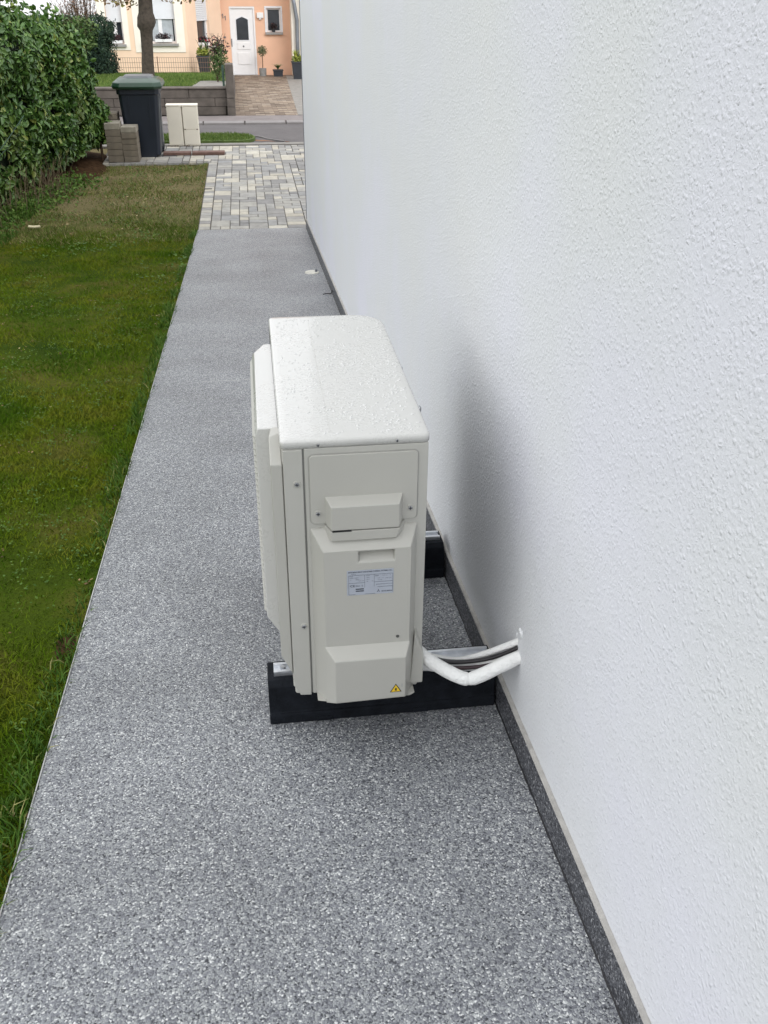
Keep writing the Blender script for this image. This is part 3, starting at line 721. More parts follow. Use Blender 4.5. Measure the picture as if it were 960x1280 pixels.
me.polygons.foreach_set('use_smooth', [True]*len(me.polygons))
# lower bulge
mb = MB().loft([[(.078,-.0445,.008),(.284,-.0445,.012),(.284,-.0445,.181),(.078,-.0445,.182)], [(.099,-.076,.030),(.270,-.076,.034),(.270,-.076,.158),(.099,-.076,.158)]], cap0=False)
mb.build('cover_bulge', P_, cov, bevel=.003, seg=3)
mb = MB().prism([(.056,.016),(.3,.016),(.286,.008),(.085,.009)], 'y', -.044, .0)
mb.build('cover_foot', P_, cov, bevel=.002)
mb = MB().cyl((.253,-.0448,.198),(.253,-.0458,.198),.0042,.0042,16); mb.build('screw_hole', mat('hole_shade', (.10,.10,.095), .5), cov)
# flared pipe outlet at the right
mb = MB().loft([[(.288,-.003,.030),(.3225,-.003,.030),(.3225,-.003,.128),(.3045,-.003,.188)],
                [(.289,-.026,.032),(.3215,-.026,.032),(.3215,-.026,.120),(.300,-.012,.178)]], cap0=False)
mb.build('pipe_outlet', P_, hp, bevel=.0025)
# front grille, deeper than the casing
mb = MB()
gx = -.055
mb.loft([[(-.001,.108,.118),(-.020,.108,.110),(gx,.108,.170),(gx,.108,.672),(gx+.006,.108,.690),(-.001,.108,.690)],
         [(-.001,.125,.118),(-.020,.125,.110),(gx,.125,.170),(gx,.125,.680),(gx+.006,.125,.690),(-.001,.125,.690)],
         [(-.001,.60,.118),(-.020,.60,.110),(gx,.60,.170),(gx,.60,.680),(gx+.006,.60,.690),(-.001,.60,.690)],
         [(-.001,.665,.118),(-.020,.665,.110),(gx+.03,.665,.170),(gx+.03,.665,.680),(gx+.032,.665,.690),(-.001,.665,.690)]])
gr = mb.build('front_grille', M['lid'], hp, bevel=.003)  # lighter lid colour makes the grille top look equally skylit
mb = MB()
for i in range(32):
    z = .185 + i*.0155
    mb.add([(gx-.0002,.112,z),(gx-.0062,.130,z-.005),(gx-.0062,.60,z-.005),(gx-.0002,.615,z),(gx-.0002,.112,z+.0028),(gx-.0062,.130,z-.0020),(gx-.0062,.60,z-.0020),(gx-.0002,.615,z+.0028)],
           [(0,1,2,3),(7,6,5,4),(0,4,5,1),(1,5,6,2),(2,6,7,3)])
mb.build('grille_fins', M['cream'], gr)
MB().box(-.0035, .10, .60, -.0008, .8, .695).build('lid_gap', M['dark'], hp)
# back coil guard with wire hooks
mb = MB()
for i in range(60): mb.box(AW+.0005, .05+i*.012, .06, AW+.0035, .0515+i*.012, .66)
mb.box(AW+.0002, .04, .05, AW+.0012, .77, .67); mb.build('coil_fins', mat('dark_coil', (.05,.052,.055), .5), hp)
for (y, z) in ((.168, .700), (.45, .690), (.70, .680)):
    MB().tube([(AW, y-.004, z-.02), (AW+.009, y-.004, z-.014), (AW+.010, y-.003, z-.002), (AW+.006, y, z+.001)], .0012, 6, sub=3).tube([(AW, y+.004, z-.022), (AW+.009, y+.004, z-.019), (AW+.010, y+.004, z-.008)], .0011, 6, sub=3).build('wire_hook', M['galv'], hp, smooth=True)
# rating label with print
lb = MB().box(.133, -.0460, .3265, .241, -.0453, .3945).build('rating_label', M['label'], cov)
def text_mesh(txt, size, x, z, y, mt, parent, name='print', width=None, bold=.0):
    cu = bpy.data.curves.new(name, 'FONT'); cu.body = txt; cu.size = size; cu.resolution_u = 2; cu.offset = bold
    to = bpy.data.objects.new(name, cu); COL.objects.link(to); bpy.context.view_layer.update()
    me = bpy.data.meshes.new_from_object(to.evaluated_get(bpy.context.evaluated_depsgraph_get()))
    bpy.data.objects.remove(to)
    co = np.zeros(len(me.vertices)*3, np.float32); me.vertices.foreach_get('co', co); co = co.reshape(-1, 3)
    sx = (width/(co[:, 0].max()-co[:, 0].min())) if width else 1
    out = np.stack([co[:, 0]*sx+x, np.full(len(co), y), co[:, 1]+z], 1).astype(np.float32)
    me.vertices.foreach_set('co', out.ravel()); me.update(); me.materials.clear(); me.materials.append(mt)
    return me
ly = -.0464
def join_text(items, name, mt, parent):
    V = []; Fc = []
    for (t, s, x, z, wd, bo) in items:
        z += .0085
        me = text_mesh(t, s, x, z, ly, mt, parent, width=wd, bold=bo); b = len(V)
        V += [tuple(v.co) for v in me.vertices]; Fc += [tuple(i+b for i in p.vertices) for p in me.polygons]; bpy.data.meshes.remove(me)
    return V, Fc
items = [('MITSUBISHI HEAVY INDUSTRIES THERMAL SYSTEMS, LTD.', .0046, .136, .3800, .101, .00012), ('MADE IN', .003, .143, .3755, .010, 0),
         ('CE', .0085, .140, .3410, .011, .0001), ('EAC', .006, .153, .3415, .010, 0), ('S', .006, .166, .3415, .004, 0),
         ('MODEL', .0034, .139, .3695, .008, 0), ('50Hz  230V', .003, .139, .3650, .020, 0), ('A', .003, .141, .3600, .002, 0), ('IP24', .003, .153, .3600, .008, 0), ('kW  kW', .003, .160, .3560, .012, 0),
         ('R32', .0034, .178, .3690, .007, 0), ('MPa', .003, .178, .3640, .007, 0), ('MPa', .003, .178, .3595, .007, 0), ('kg', .003, .178, .3545, .004, 0), ('kg', .003, .190, .3545, .004, 0),
         ('GWP', .0034, .198, .3675, .008, .00005), ('CO2 eq', .003, .214, .3680, .012, 0), ('t', .003, .232, .3680, .002, 0), ('2.5 - 7.1', .0034, .204, .3610, .014, 0), ('MAX 16A', .003, .222, .3600, .014, 0), ('62 kg', .003, .204, .3560, .010, 0),
         ('MITSUBISHI', .0046, .213, .3235, .024, .00008)]
V, Fc = join_text(items, 'print', M['print'], lb)
q = MB(); q.add(V, Fc)
def ln(x0, z0, x1, z1, t=.0003): z0 += .0085; z1 += .0085; q.box(min(x0, x1)-t, ly-.00005, min(z0, z1)-t, max(x0, x1)+t, ly+.0003, max(z0, z1)+t)
for a in ((.137,.373,.239,.373), (.137,.320,.137,.373), (.239,.322,.239,.373), (.137,.352,.174,.352), (.174,.338,.174,.373), (.196,.340,.196,.373), (.137,.320,.152,.320), (.174,.320,.198,.320), (.196,.352,.239,.352), (.200,.345,.239,.345), (.204,.338,.239,.338)): ln(*a, t=.00025)
for z in (.3415, .336): q.box(.153, ly, z, .172, ly+.0002, z+.0032)
# three-lozenge mark
def loz(cx, cz, ang, s=.0024):
    a = math.radians(ang); u = Vector((math.cos(a), math.sin(a))); p = Vector((-u.y, u.x))
    pts = [(0, 0), tuple(u*s*.95+p*s*.55), tuple(u*s*1.9), tuple(u*s*.95-p*s*.55)]
    q.add([(cx+t[0], ly, cz+t[1]) for t in pts], [(0,3,2,1)])
for a in (90, 210, 330): loz(.206, .335, a)
q.build('print', M['print'], lb)
# warning triangle on the bulge
wx, wz, wy = .246, .063, -.0763
tri = MB().prism([(wx-.0145,wz-.011),(wx+.0145,wz-.011),(wx,wz+.0145)], 'y', wy-.0004, wy).build('warning_sticker', M['dark'], cov)
MB().prism([(wx-.0115,wz-.0093),(wx+.0115,wz-.0093),(wx,wz+.0112)], 'y', wy-.0007, wy-.00045).build('yellow_field', M['yellow'], tri)
fl = [(0,.004),(.0016,.0018),(.0012,.0026),(.0028,.0002),(.002,-.003),(0,-.0042),(-.002,-.003),(-.0028,.0002),(-.0012,.0018)]
MB().prism([(wx+a, wz-.001+b) for a, b in fl], 'y', wy-.001, wy-.00075).box(wx-.003, wy-.001, wz-.0068, wx+.003, wy-.00075, wz-.0058).build('flame_symbol', M['dark'], tri)
MB().box(wx+.0145, wy-.0004, wz+.004, wx+.0155, wy+.001, wz+.013).build('tick_mark', M['print_soft'], cov)

# ---- rubber feet
def foot(y0, label, extra):
    z = g(y0+.05)
    e = empty('rubber_foot', (.268, y0+.055, z), 0, label, 'support block', 'black rubber blocks carrying the heat pump')
    e.rotation_euler.x = -math.atan(SL)
    prof = ((-.0600,.0005),(-.0600,.030),(-.0545,.034),(-.0520,.112),(-.040,.127),(.046,.127),(.056,.116),(.060,.0005))
    mb = MB().loft([[(s, yy, zz) for (yy, zz) in prof] for s in (-.303, .303)])
    mb.build('block', M['rubber'], e, bevel=.005)
    for s in (-.16, .10):       # underside drainage notches show as small pads
        MB().box(s-.02, -.063, .002, s+.02, -.0585, .016).build('foot_pad', M['rubber'], e, bevel=.002)
    rl = MB().prism([(-.022,.122),(.022,.122),(.022,.140),(.012,.140),(.012,.131),(-.012,.131),(-.012,.140),(-.022,.140)], 'x', -.286, .293).build('rail', M['alu'], e)
    if extra:
        for s in (-.24, .05): MB().box(s-.02, -.02, .140, s+.02, .02, .140+extra).build('spacer', M['alu'], e)
    for s in (-.262, -.05): MB().cyl((s, 0, .129), (s, 0, .142), .0075, .0075, 6).build('bolt', M['screw'], e)
    return e
foot(1.875, 'near black rubber block under the cable side of the unit, bright rail end showing', 0)
foot(2.585, 'far black rubber block under the back end of the unit, mostly hidden', .05)

# ---- pipes and cables
def wobble(pts, r, name, mt, label, cat, n=14, wr=.04, sub=8, group=None, creases=()):
    def R(t):
        v = r*(1+wr*noise.noise(Vector((t*14, r*99, 0))))
        for c in creases: v -= r*.14*math.exp(-((t-c)/.012)**2)
        return v
    o = MB().tube(pts, R, n, sub=sub).build(name, mt, smooth=True); return tag(o, label, cat, group)
wobble([(.345,1.835,.092),(.385,1.80,.074),(.43,1.765,.062),(.462,1.752,.057),(.495,1.750,.068),(.54,1.753,.088),(.597,1.762,.108)], .0178, 'insulated_pipe', M['foam'], 'white foam pipe bending down in front of the others before entering the wall', 'pipe', group='white insulated pipes between unit and wall', creases=(.5,.53,.08))
wobble([(.338,1.862,.030),(.40,1.86,.020),(.47,1.840,.032),(.53,1.805,.058),(.598,1.770,.106)], .0175, 'insulated_pipe', M['foam'], 'thick white foam pipe lying lowest on the black rubber block', 'pipe', group='white insulated pipes between unit and wall', creases=(.2,.45,.7), wr=.12)
wobble([(.33,1.875,.060),(.40,1.872,.036),(.46,1.85,.038),(.53,1.815,.085),(.598,1.775,.148)], .0085, 'insulated_pipe', M['foam'], 'thin white pipe running uppermost behind the dark cables', 'pipe', group='white insulated pipes between unit and wall')
wobble([(.33,1.86,.080),(.39,1.845,.052),(.45,1.825,.052),(.53,1.795,.082),(.598,1.770,.134)], .0052, 'power_cable', M['cable'], 'upper black cable between the unit and the wall hole', 'cable', n=8, group='dark cables between unit and wall')
wobble([(.33,1.85,.070),(.39,1.835,.042),(.45,1.815,.041),(.53,1.785,.070),(.598,1.766,.122)], .0052, 'power_cable', M['cable2'], 'lower dark brown cable just above the bent white pipe', 'cable', n=8, group='dark cables between unit and wall')
wobble([(.33,1.868,.075),(.40,1.855,.045),(.46,1.835,.046),(.53,1.805,.076),(.598,1.772,.126)], .0045, 'power_cable', mat('grey_cable', (.10,.10,.105), .4), 'thin grey cable squeezed between the black and the brown one', 'cable', n=8, group='dark cables between unit and wall')

# ---- small disc and stub on the path near the skirting
yq = 7.92
e = empty('drain_cap', (.475, yq, g(yq)), 0, 'small pale round cap lying on the path beside the dark skirting', 'drain cap')
MB().cyl((0,0,0), (0,0,.010), .062, .058, 28).build('disc', mat('pale_cap', (.62,.60,.53), .5, .2, 30), e, bevel=.002)
MB().cyl((.035,0,.010), (.035,0,.030), .012, .009, 12).build('knob', M['profile'], e)
o = MB().tube([(.50,7.05,g(7.05)+.003),(.53,7.05,g(7.05)+.01),(.565,7.06,g(7.06)+.006),(.574,7.06,g(7.06)+.03)], .004, 6, sub=3).build('wire_stub', M['cable'])
tag(o, 'short dark wire stub poking out by the skirting beyond the unit', 'wire')

# ================================================================== WHEELED BIN, BLOCK STACK, METER BOXES
bx = empty('wheelie_bin', (-1.566, 15.58, ZP), 0, 'navy wheeled bin with green lid standing between the block stack and the meter boxes', 'wheelie bin')
hw0, hw1, hd0, hd1 = .235, .293, .27, .345
def bring(hw, hd, z, c=.05, dy=0):
    return [(-hw+c,-hd+dy,z),(hw-c,-hd+dy,z),(hw,-hd+c+dy,z),(hw,hd-c+dy,z),(hw-c,hd+dy,z),(-hw+c,hd+dy,z),(-hw,hd-c+dy,z),(-hw,-hd+c+dy,z)]
MB().loft([bring(hw0, hd0, .03, .04), bring(.285, .335, .88, .045), bring(hw1+.012, hd1+.012, .885, .05), bring(hw1+.014, hd1+.014, .965, .05)]).build('body', M['bin'], bx, bevel=.008)
for s in (-.13, .13):
    MB().loft([[(s-.012,-.272,.08),(s+.012,-.272,.08),(s+.012,-.26,.08),(s-.012,-.26,.08)], [(s*1.15-.014,-.338,.86),(s*1.15+.014,-.338,.86),(s*1.15+.014,-.32,.86),(s*1.15-.014,-.32,.86)]]).build('rib', M['bin'], bx, bevel=.003)
for s in (-.2, 0.06): # side ribs, their grey paints highlight lines on the dark plastic
    MB().loft([[(.236,s,.1),(.247,s,.1),(.247,s+.05,.1),(.236,s+.05,.1)], [(.284,s*1.2,.86),(.297,s*1.2,.86),(.297,s*1.2+.05,.86),(.284,s*1.2+.05,.86)]]).build('highlight_rib', M['bin_grey'], bx, bevel=.003)
ld = MB().loft([bring(.345,.40,.955,.09,-.01), bring(.365,.425,.99,.11,-.02), bring(.345,.40,1.045,.11,-.02), bring(.285,.32,1.085,.10,.0)]).build('lid', M['bin_lid'], bx, bevel=.012, seg=3)
MB().loft([bring(.22,.20,1.083,.06,.06), bring(.20,.18,1.115,.06,.07)], cap0=False).build('lid_ridge', M['bin_grey'], ld, bevel=.006)
MB().box(-.25,.36,.93,.25,.43,.975).build('hinge_bar', M['bin_grey'], bx, bevel=.01)
MB().tube([(-.20,.40,.96),(-.20,.47,1.0),(.20,.47,1.0),(.20,.40,.96)], .016, 8).build('handle', M['bin_grey'], bx)
MB().box(.235,.19,.03,.262,.345,.90).build('corner_post', M['bin_grey'], bx, bevel=.006)
for s in (-1, 1):
    wl = MB().cyl((s*.20,.27,.10),(s*.255,.27,.10),.10,.10,22).build('wheel', M['rubber'], bx, bevel=.008)
    MB().cyl((s*.256,.27,.10),(s*.262,.27,.10),.06,.055,16).build('rim', M['bin_grey'], wl)
MB().box(-.17,-.27,0,.17,-.18,.05).build('foot', M['bin'], bx, bevel=.006)

def cblock(x0, x1, y0, y1, z0, z1, mt, label):
    hx, hy, hz = (x1-x0)/2-.002, (y1-y0)/2-.002, z1-z0-.003
    o = MB().box(-hx,-hy,0,hx,hy,hz).build('concrete_block', mt, bevel=.006, loc=((x0+x1)/2+random.uniform(-.005,.005), (y0+y1)/2+random.uniform(-.006,.006), z0))
    o.rotation_euler.z = random.uniform(-.02, .02)
    return tag(o, label, 'concrete block', 'concrete blocks stacked beside the wheelie bin')
nth = ['bottom', 'second', 'third', 'fourth', 'fifth', 'sixth']
for k in range(6):
    hL, hR = .090, .081
    if k < 5: lab = f'grey concrete block in the taller left pile beside the hedge, {nth[k]} from the ground'
    else: lab = 'topmost lit-toned grey concrete block of the taller front pile beside the hedge'
    cblock(-2.055, -1.832, 14.86, 15.20, ZP+.006+k*hL, ZP+.006+(k+1)*hL, M['stack'] if k < 5 else M['conc_lit'], lab)
    lab = (f'grey concrete block in the lower right pile against the bin, {nth[k]} from the ground' if k < 5 else 'topmost lit-toned concrete block of the lower pile touching the bin')
    cblock(-1.828, -1.605, 14.87, 15.19, ZP+.006+k*hR, ZP+.006+(k+1)*hR, M['conc_lit'] if k == 5 else M['stack'], lab)
for k in range(7):
    lab = (f'weathered concrete block in the rear pile behind the taller one, {nth[k]} from the ground' if k < 6 else 'topmost weathered concrete block of the rear pile, highest of all')
    cblock(-2.06, -1.90, 15.215, 15.55, ZP+.006+k*.09, ZP+.006+(k+1)*.09, M['stack'], lab)

def mbox(xa, xb, split, lab):
    e = empty('meter_box', ((xa+xb)/2, 16.42, ZP), 0, lab, 'meter box', 'ivory meter boxes at the edge of the paving')
    hx = (xb-xa)/2
    MB().box(-hx,-.06,0,hx,.14,.60).build('cabinet', M['box'], e, bevel=.008)
    MB().box(-hx+.006,-.068,.26 if split else .02,hx-.006,-.058,.59).build('door', M['box'], e, bevel=.003)
    if split:
        MB().box(-hx+.006,-.068,.02,hx-.006,-.058,.25).build('lower_door', M['box'], e, bevel=.003)
        for s in (-1, 1): MB().box(s*(hx-.025)-.014,-.071,.250,s*(hx-.025)+.014,-.0665,.260).build('latch', M['stem'], e)
    MB().box(-hx-.006,-.072,.594,hx+.006,.15,.622).build('cap', M['box'], e, bevel=.006)
    return e
mbox(-1.262, -1.028, False, 'left ivory meter box with one plain door, next to the bin')
mbox(-1.018, -.775, True, 'right ivory meter box with a split door and two dark latches')
for i, (xa, xb) in enumerate(((-1.30, -.885), (-.865, -.368))):
    o = MB().box(xa, 15.42, ZP+.004, xb, 15.60, ZP+.045).build('edging_slab', M['brown_slab'], bevel=.004)
    tag(o, ['reddish brown slab lying on the paving close to the bin', 'longer reddish brown slab lying on the paving, farther from the bin'][i], 'edging slab', 'brown slabs lying in front of the meter boxes')
# litter at the foot of the meter boxes
mb = MB()
for i in range(26):
    x = random.gauss(random.choice((-1.15, -.95)), .05); s = random.uniform(.006, .014); mb.sphere((x, 16.33+random.uniform(-.012,.012), ZP+.008), s, s, s*.7, 6, 4)
tag(mb.build('dead_leaves', M['stem']), 'small dark leaf litter at the foot of the meter boxes', 'leaf litter', kind='stuff')

# pale chip lying in the lawn
p = atz(44, 285, g(10.6)); o = MB().prism([(-.07,-.02),(-.01,-.028),(.06,-.012),(.05,.014),(-.02,.006),(-.065,.018)], 'z', 0, .012).build('wood_chip', mat('pale_chip', (.62,.55,.36), .8), loc=(p.x, p.y, lawn_z(p.x, p.y)+.035))
o.rotation_euler = (.25, .05, .1); tag(o, 'small pale wood chip lying in the grass before the hedge', 'wood chip')

# ================================================================== LEAF HELPERS
def leaf_mass(pts, nrm, size, name, mt, parent=None, aspect=.45, fold=.2, jit=.8):
    """folded leaves (two quads) scattered at pts, loosely facing nrm"""
    n = len(pts); P = np.asarray(pts); Nn = np.asarray(nrm) + rng.normal(0, jit, (n, 3))
    Nn /= np.linalg.norm(Nn, axis=1)[:, None]+1e-9
    A = rng.normal(0, 1, (n, 3)); A -= Nn*np.sum(A*Nn, 1)[:, None]; A /= np.linalg.norm(A, axis=1)[:, None]+1e-9
    Bv = np.cross(Nn, A); s = (size*rng.uniform(.6, 1.25, n))[:, None]
    w_ = aspect/2
    c0 = P; c1 = P+A*s*.5-Nn*s*.05; c2 = P+A*s-Nn*s*.15
    l1 = P+A*s*.30+Bv*s*w_+Nn*s*fold*w_*2; l2 = P+A*s*.72+Bv*s*w_*.8+Nn*s*fold*w_*2
    r1 = P+A*s*.30-Bv*s*w_+Nn*s*fold*w_*2; r2 = P+A*s*.72-Bv*s*w_*.8+Nn*s*fold*w_*2
    V = np.stack([c0, c2, l1, l2, r1, r2], 1).reshape(-1, 3); b = np.arange(n)[:, None]*6
    Fc = np.concatenate([b+[0,1,3,2], b+[0,4,5,1]], 0)
    return np_mesh(name, V, Fc, mt, parent=parent)
def nz3(P, s, off=0):
    return np.array([noise.noise(Vector((p[0]*s+off, p[1]*s, p[2]*s))) for p in P])

# ================================================================== LAUREL HEDGE
M['laurel'] = island_mat('laurel_leaf', [(0, (.018,.055,.012)), (.35, (.050,.120,.022)), (.7, (.10,.20,.034)), (.9, (.16,.26,.05)), (1, (.30,.30,.06))], .42, .35, 1.2, [(.35, (.04,.11,.025)), (.55, (.11,.21,.045)), (.7, (.24,.23,.05))], spec=.5)
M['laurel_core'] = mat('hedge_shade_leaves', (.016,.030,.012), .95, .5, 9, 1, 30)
def hedge_face(y, z):           # x of the front face
    base = np.interp(y, [6, 11.3, 12.7, 15.1, 15.6], [-3.15, -2.95, -2.50, -2.10, -2.20])
    return base
def hedge_top(y): return np.interp(y, [6, 11, 13, 15.2, 16], [1.75, 1.50, 1.20, .90, .7])
def hedge_low(y): return np.interp(y, [6, 11.3, 12.7, 15.1], [g(6), -.80, -.66, -.58])
hedge = empty('laurel_hedge', (-2.9, 13, ZP), 0, 'tall dense laurel hedge with glossy green leaves along the left side of the lawn', 'hedge')
pts = []; nrm = []
NH = 62000
yy = rng.uniform(7.5, 15.75, NH); tt = rng.uniform(0, 1, NH)
for y, t in zip(yy, tt):
    zt = hedge_top(y); zl = hedge_low(y)
    xf = hedge_face(y, 0)
    if t < .68:      # front
        z = zl + (zt-zl)*(t/.68); lump = noise.noise(Vector((y*1.5, z*1.7, 2)))*.28 + noise.noise(Vector((y*4.5, z*4.5, 7)))*.10
        up_ = max(0, (z-(zt-.75))/.75); lo = max(0, (zl+.5-z)/.5)
        x = xf - .42*up_**1.8 - .16*lo**1.5 + lump - abs(random.gauss(0, .07)); n = (1, -.25, .25+.5*up_)
        if y > 15.3: x -= (y-15.3)*.9
    elif t < .90:    # top
        u = (t-.68)/.22; x = xf - .40 - u*1.9; z = zt + .13*noise.noise(Vector((y*1.8, x*1.8, 4))) + .08*noise.noise(Vector((y*6, x*6, 9))) - abs(random.gauss(0, .07)); n = (.1, -.2, 1)
    else:            # end face
        u = random.random(); x = xf - .1 - u*1.6; z = zl + (zt-zl)*random.random(); y = 15.6 + .15*noise.noise(Vector((x*2, z*2, 4))); n = (.2, 1, .2)
    pts.append((x+2.9, y-13, z-ZP)); nrm.append(n)
keep = nz3(pts, 3.2, 5) > -.28*rng.uniform(.5, 1.6, len(pts))
pts = np.array(pts)[keep]; nrm = np.array(nrm)[keep]
tag(leaf_mass(pts, nrm, .098, 'foliage', M['laurel'], hedge, .46, .25, .55), kind='stuff')
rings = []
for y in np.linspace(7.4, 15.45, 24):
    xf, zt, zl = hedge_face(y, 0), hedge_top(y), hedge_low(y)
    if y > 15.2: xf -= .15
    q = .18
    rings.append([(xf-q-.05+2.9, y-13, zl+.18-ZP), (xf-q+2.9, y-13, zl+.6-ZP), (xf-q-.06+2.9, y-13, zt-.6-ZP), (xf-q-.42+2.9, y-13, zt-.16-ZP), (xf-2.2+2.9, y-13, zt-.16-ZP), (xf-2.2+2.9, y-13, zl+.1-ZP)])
MB().loft(rings).build('shade_core', M['laurel_core'], hedge)  # solid core, the hedge's inner shade is put into its dark colour
for i in range(16):
    y = 9 + i*.42 + random.uniform(-.1, .1); xf = hedge_face(y, 0)-.45
    gz = max(g(y), ZP)
    MB().tube([(xf+2.9, y-13, gz-.05-ZP), (xf+random.uniform(-.05,.08)+2.9, y-13+random.uniform(-.1,.1), gz+.35-ZP), (xf+.05+2.9, y-13, gz+1.0-ZP)], lambda t: .022*(1-.5*t), 6, sub=3).build('stem', M['stem'], hedge)
# wire fence in the hedge's foot
fe = empty('wire_fence', (-2.95, 11.3, g(11.3)), 0, 'dark green wire fence with a thin post, half swallowed by the hedge', 'fence')
MB().cyl((.07,0,-.05),(.07,0,1.15),.018,.018,8).build('post', M['wire_green'], fe)
MB().cyl((-.28,-2.6,.1),(-.28,-2.6,1.45),.018,.018,8).build('post', M['wire_green'], fe)
for k in range(7):
    zz = .12+k*.17
    MB().tube([(.07,0,zz),(-.10,-1.3,zz+.10),(-.28,-2.6,zz+.2)], .0028, 5).build('wire', M['galv'] if k > 3 else M['wire_green'], fe)
MB().tube([(.07,0,.62),(.22,.35,.80),(.40,.75,1.05)], .004, 5, sub=4).tube([(.07,0,.62),(.17,.5,.70),(.30,1.0,.86)], .003, 5, sub=4).build('brace_wire', M['wire_green'], fe)
tag(MB().cyl((-2.16,15.05,ZP-.03),(-2.155,15.05,ZP+.42),.02,.018,7).build('wooden_stake', M['stem']), 'thin dark stake under the far end of the hedge', 'stake')
# dry stems at the hedge foot
mb = MB()
for i in range(170):
    y = random.uniform(10.7, 12.8); x = hedge_face(y, 0)+.05+random.gauss(0, .10); z = lawn_z(x, y)
    h = random.uniform(.15, .55); a = random.uniform(0, 6.28); l = random.uniform(.02, .22)
    mb.tube([(x,y,z),(x+l*.4*math.cos(a),y+l*.4*math.sin(a),z+h*.6),(x+l*math.cos(a),y+l*math.sin(a),z+h)], lambda t: .0035*(1-.6*t), 4)
M['dry'] = mat('dry_stalk', (.20,.15,.09), .9, .4, 8)
tag(mb.build('dry_weeds', M['dry']), 'dry brown weed stalks at the foot of the hedge by the fence', 'dry weeds', kind='stuff')
pp = []; nn = []
for i in range(1500):
    y = random.uniform(10.4, 13.6); x = hedge_face(y, 0)+.12+random.gauss(0, .16)
    pp.append((x, y, lawn_z(x, y)+random.uniform(.01, .20)*max(.1, 1-abs(x-hedge_face(y,0)-.05)/.4))); nn.append((.3,-.5,1))
tag(leaf_mass(pp, nn, .05, 'ground_weeds', M['clover'], None, .5, .15, .6), 'low green weeds spreading from the hedge foot into the lawn', 'weeds', kind='stuff')

# ================================================================== ACROSS THE ROAD: garden wall, lawn, fence
gw = empty('retaining_wall', (-2, 20.3, ZP), 0, 'low garden retaining wall of grey brown concrete blocks across the road', 'garden wall')
MB().box(-4.0,.035,0,1.66,.26,.47).build('wall_core', M['joint'], gw)
for k in range(3):
    x = -4.0 + (.0 if k != 1 else -.48); hgt = .156
    edge = 1.64
    while x < edge:
        x1 = min(x+.98, edge)
        if k != 1: off = 1.125-(-4.0)
        x0_ = max(x, -4.0)
        if x1-x0_ > .05:
            o = MB().box(x0_+.004, random.uniform(-.004,.004), .005+k*hgt, x1-.004, .04, .005+(k+1)*hgt-.007).build('block', M['conc_dark'], gw, bevel=.006)
        x = x1 if k != 0 or x > -4 else x+.71
MB().box(-4.0,-.02,.474,1.64,.28,.505).build('coping', M['conc_dark'], gw, bevel=.006)
MB().box(-6.5,.0,0,-4.0,.26,.47).build('wall_end', M['conc_dark'], gw)
gp = empty('gate_pillar', (-.283, 20.35, ZP), 0, 'tall narrow concrete pillar ending the retaining wall beside the brick drive', 'pillar')
zz = 0
for h_ in (.16, .16, .61):
    MB().box(-.078,-.19,zz+.003,.078,.19,zz+h_-.004).build('block', M['conc_dark'], gp, bevel=.008); zz += h_
# the wall runs back along the drive
sw = empty('side_wall', (-.30, 24, drive_z(24)), 0, 'low side wall running back from the pillar along the brick drive', 'garden wall')
MB().loft([[(-.09,-3.4,-.2),(.06,-3.4,-.2),(.06,-3.4,.52),(-.09,-3.4,.52)],[(-.09,2.5,-.25),(.06,2.5,-.25),(.06,2.5,.30),(-.09,2.5,.30)]]).build('block', M['conc_dark'], sw)
def gl_z(x, y): return np.interp(y, [20.5, 25, 31.5], [-.335, -.52, -.93]) + .01*noise.noise(Vector((x*3, y*3, 0)))
V, Fc = grid(-9, -.385, 20.56, 33.2, 50, 60, gl_z)
tag(np_mesh('garden_lawn', V, Fc, M['verge'], smooth=True), kind='structure')
n = 42000; x = rng.uniform(-5.2, -.42, n); y = 20.58 + 8.5*rng.uniform(0, 1, n)**1.2
kp = ~((x > -1.05+(y-20.6)*.04) & (y < 23)); x = x[kp]; y = y[kp]; n = len(x)
z = np.array([gl_z(a, b) for a, b in zip(x, y)]); h = rng.uniform(.02, .07, n); a = rng.uniform(0, 6.28, n)
P = np.stack([x, y, z], 1); D = np.stack([np.cos(a)*.010, np.sin(a)*.010, 0*a], 1); T = np.stack([np.cos(a*3)*.02, np.sin(a*3)*.02, h], 1)
tag(np_mesh('garden_grass', np.stack([P-D, P+D, P+T], 1).reshape(-1, 3), np.arange(n)[:, None]*3+[0,1,2], M['grass_v']), 'bright green grass of the front garden behind the retaining wall', 'grass', kind='stuff')
V, Fc = grid(-1.06, -.39, 20.58, 22.9, 6, 14, lambda x, y: gl_z(x, y)+.012)
tag(np_mesh('gravel_bed', V, Fc, M['conc'], smooth=True), kind='structure')
tag(MB().cyl((-.41,20.62,-.36),(-.41,20.62,.06),.022,.022,8).build('fence_post', M['wire_green']), 'thin dark metal post just left of the concrete pillar', 'fence post')

# low rusty mesh fence in front of the bay
fy = 28.5
fz = gl_z(-2, fy)
pL, pR = at(130, 72, fy), at(262, 76, fy)
mf = empty('mesh_fence', ((pL.x+pR.x)/2, fy, fz), 0, 'low rusty wire mesh fence standing before the peach house', 'fence')
hw_ = (pR.x-pL.x)/2; ht = pL.z-fz
mb = MB()
n = 46
for i in range(n+1):
    x = -hw_+2*hw_*i/n; mb.box(x-.004,-.004,0,x+.004,.004,ht)
mb.build('vertical_wires', M['wire_brown'], mf)
mb = MB()
for k in range(4): z = ht*(.12+.29*k); mb.box(-hw_,-.010,z-.004,hw_,-.002,z+.004)
mb.build('horizontal_wires', M['wire_brown'], mf)
for x in (-hw_, 0, hw_): MB().cyl((x,.02,-.05),(x,.02,ht+.02),.014,.014,6).build('post', M['wire_brown'], mf)

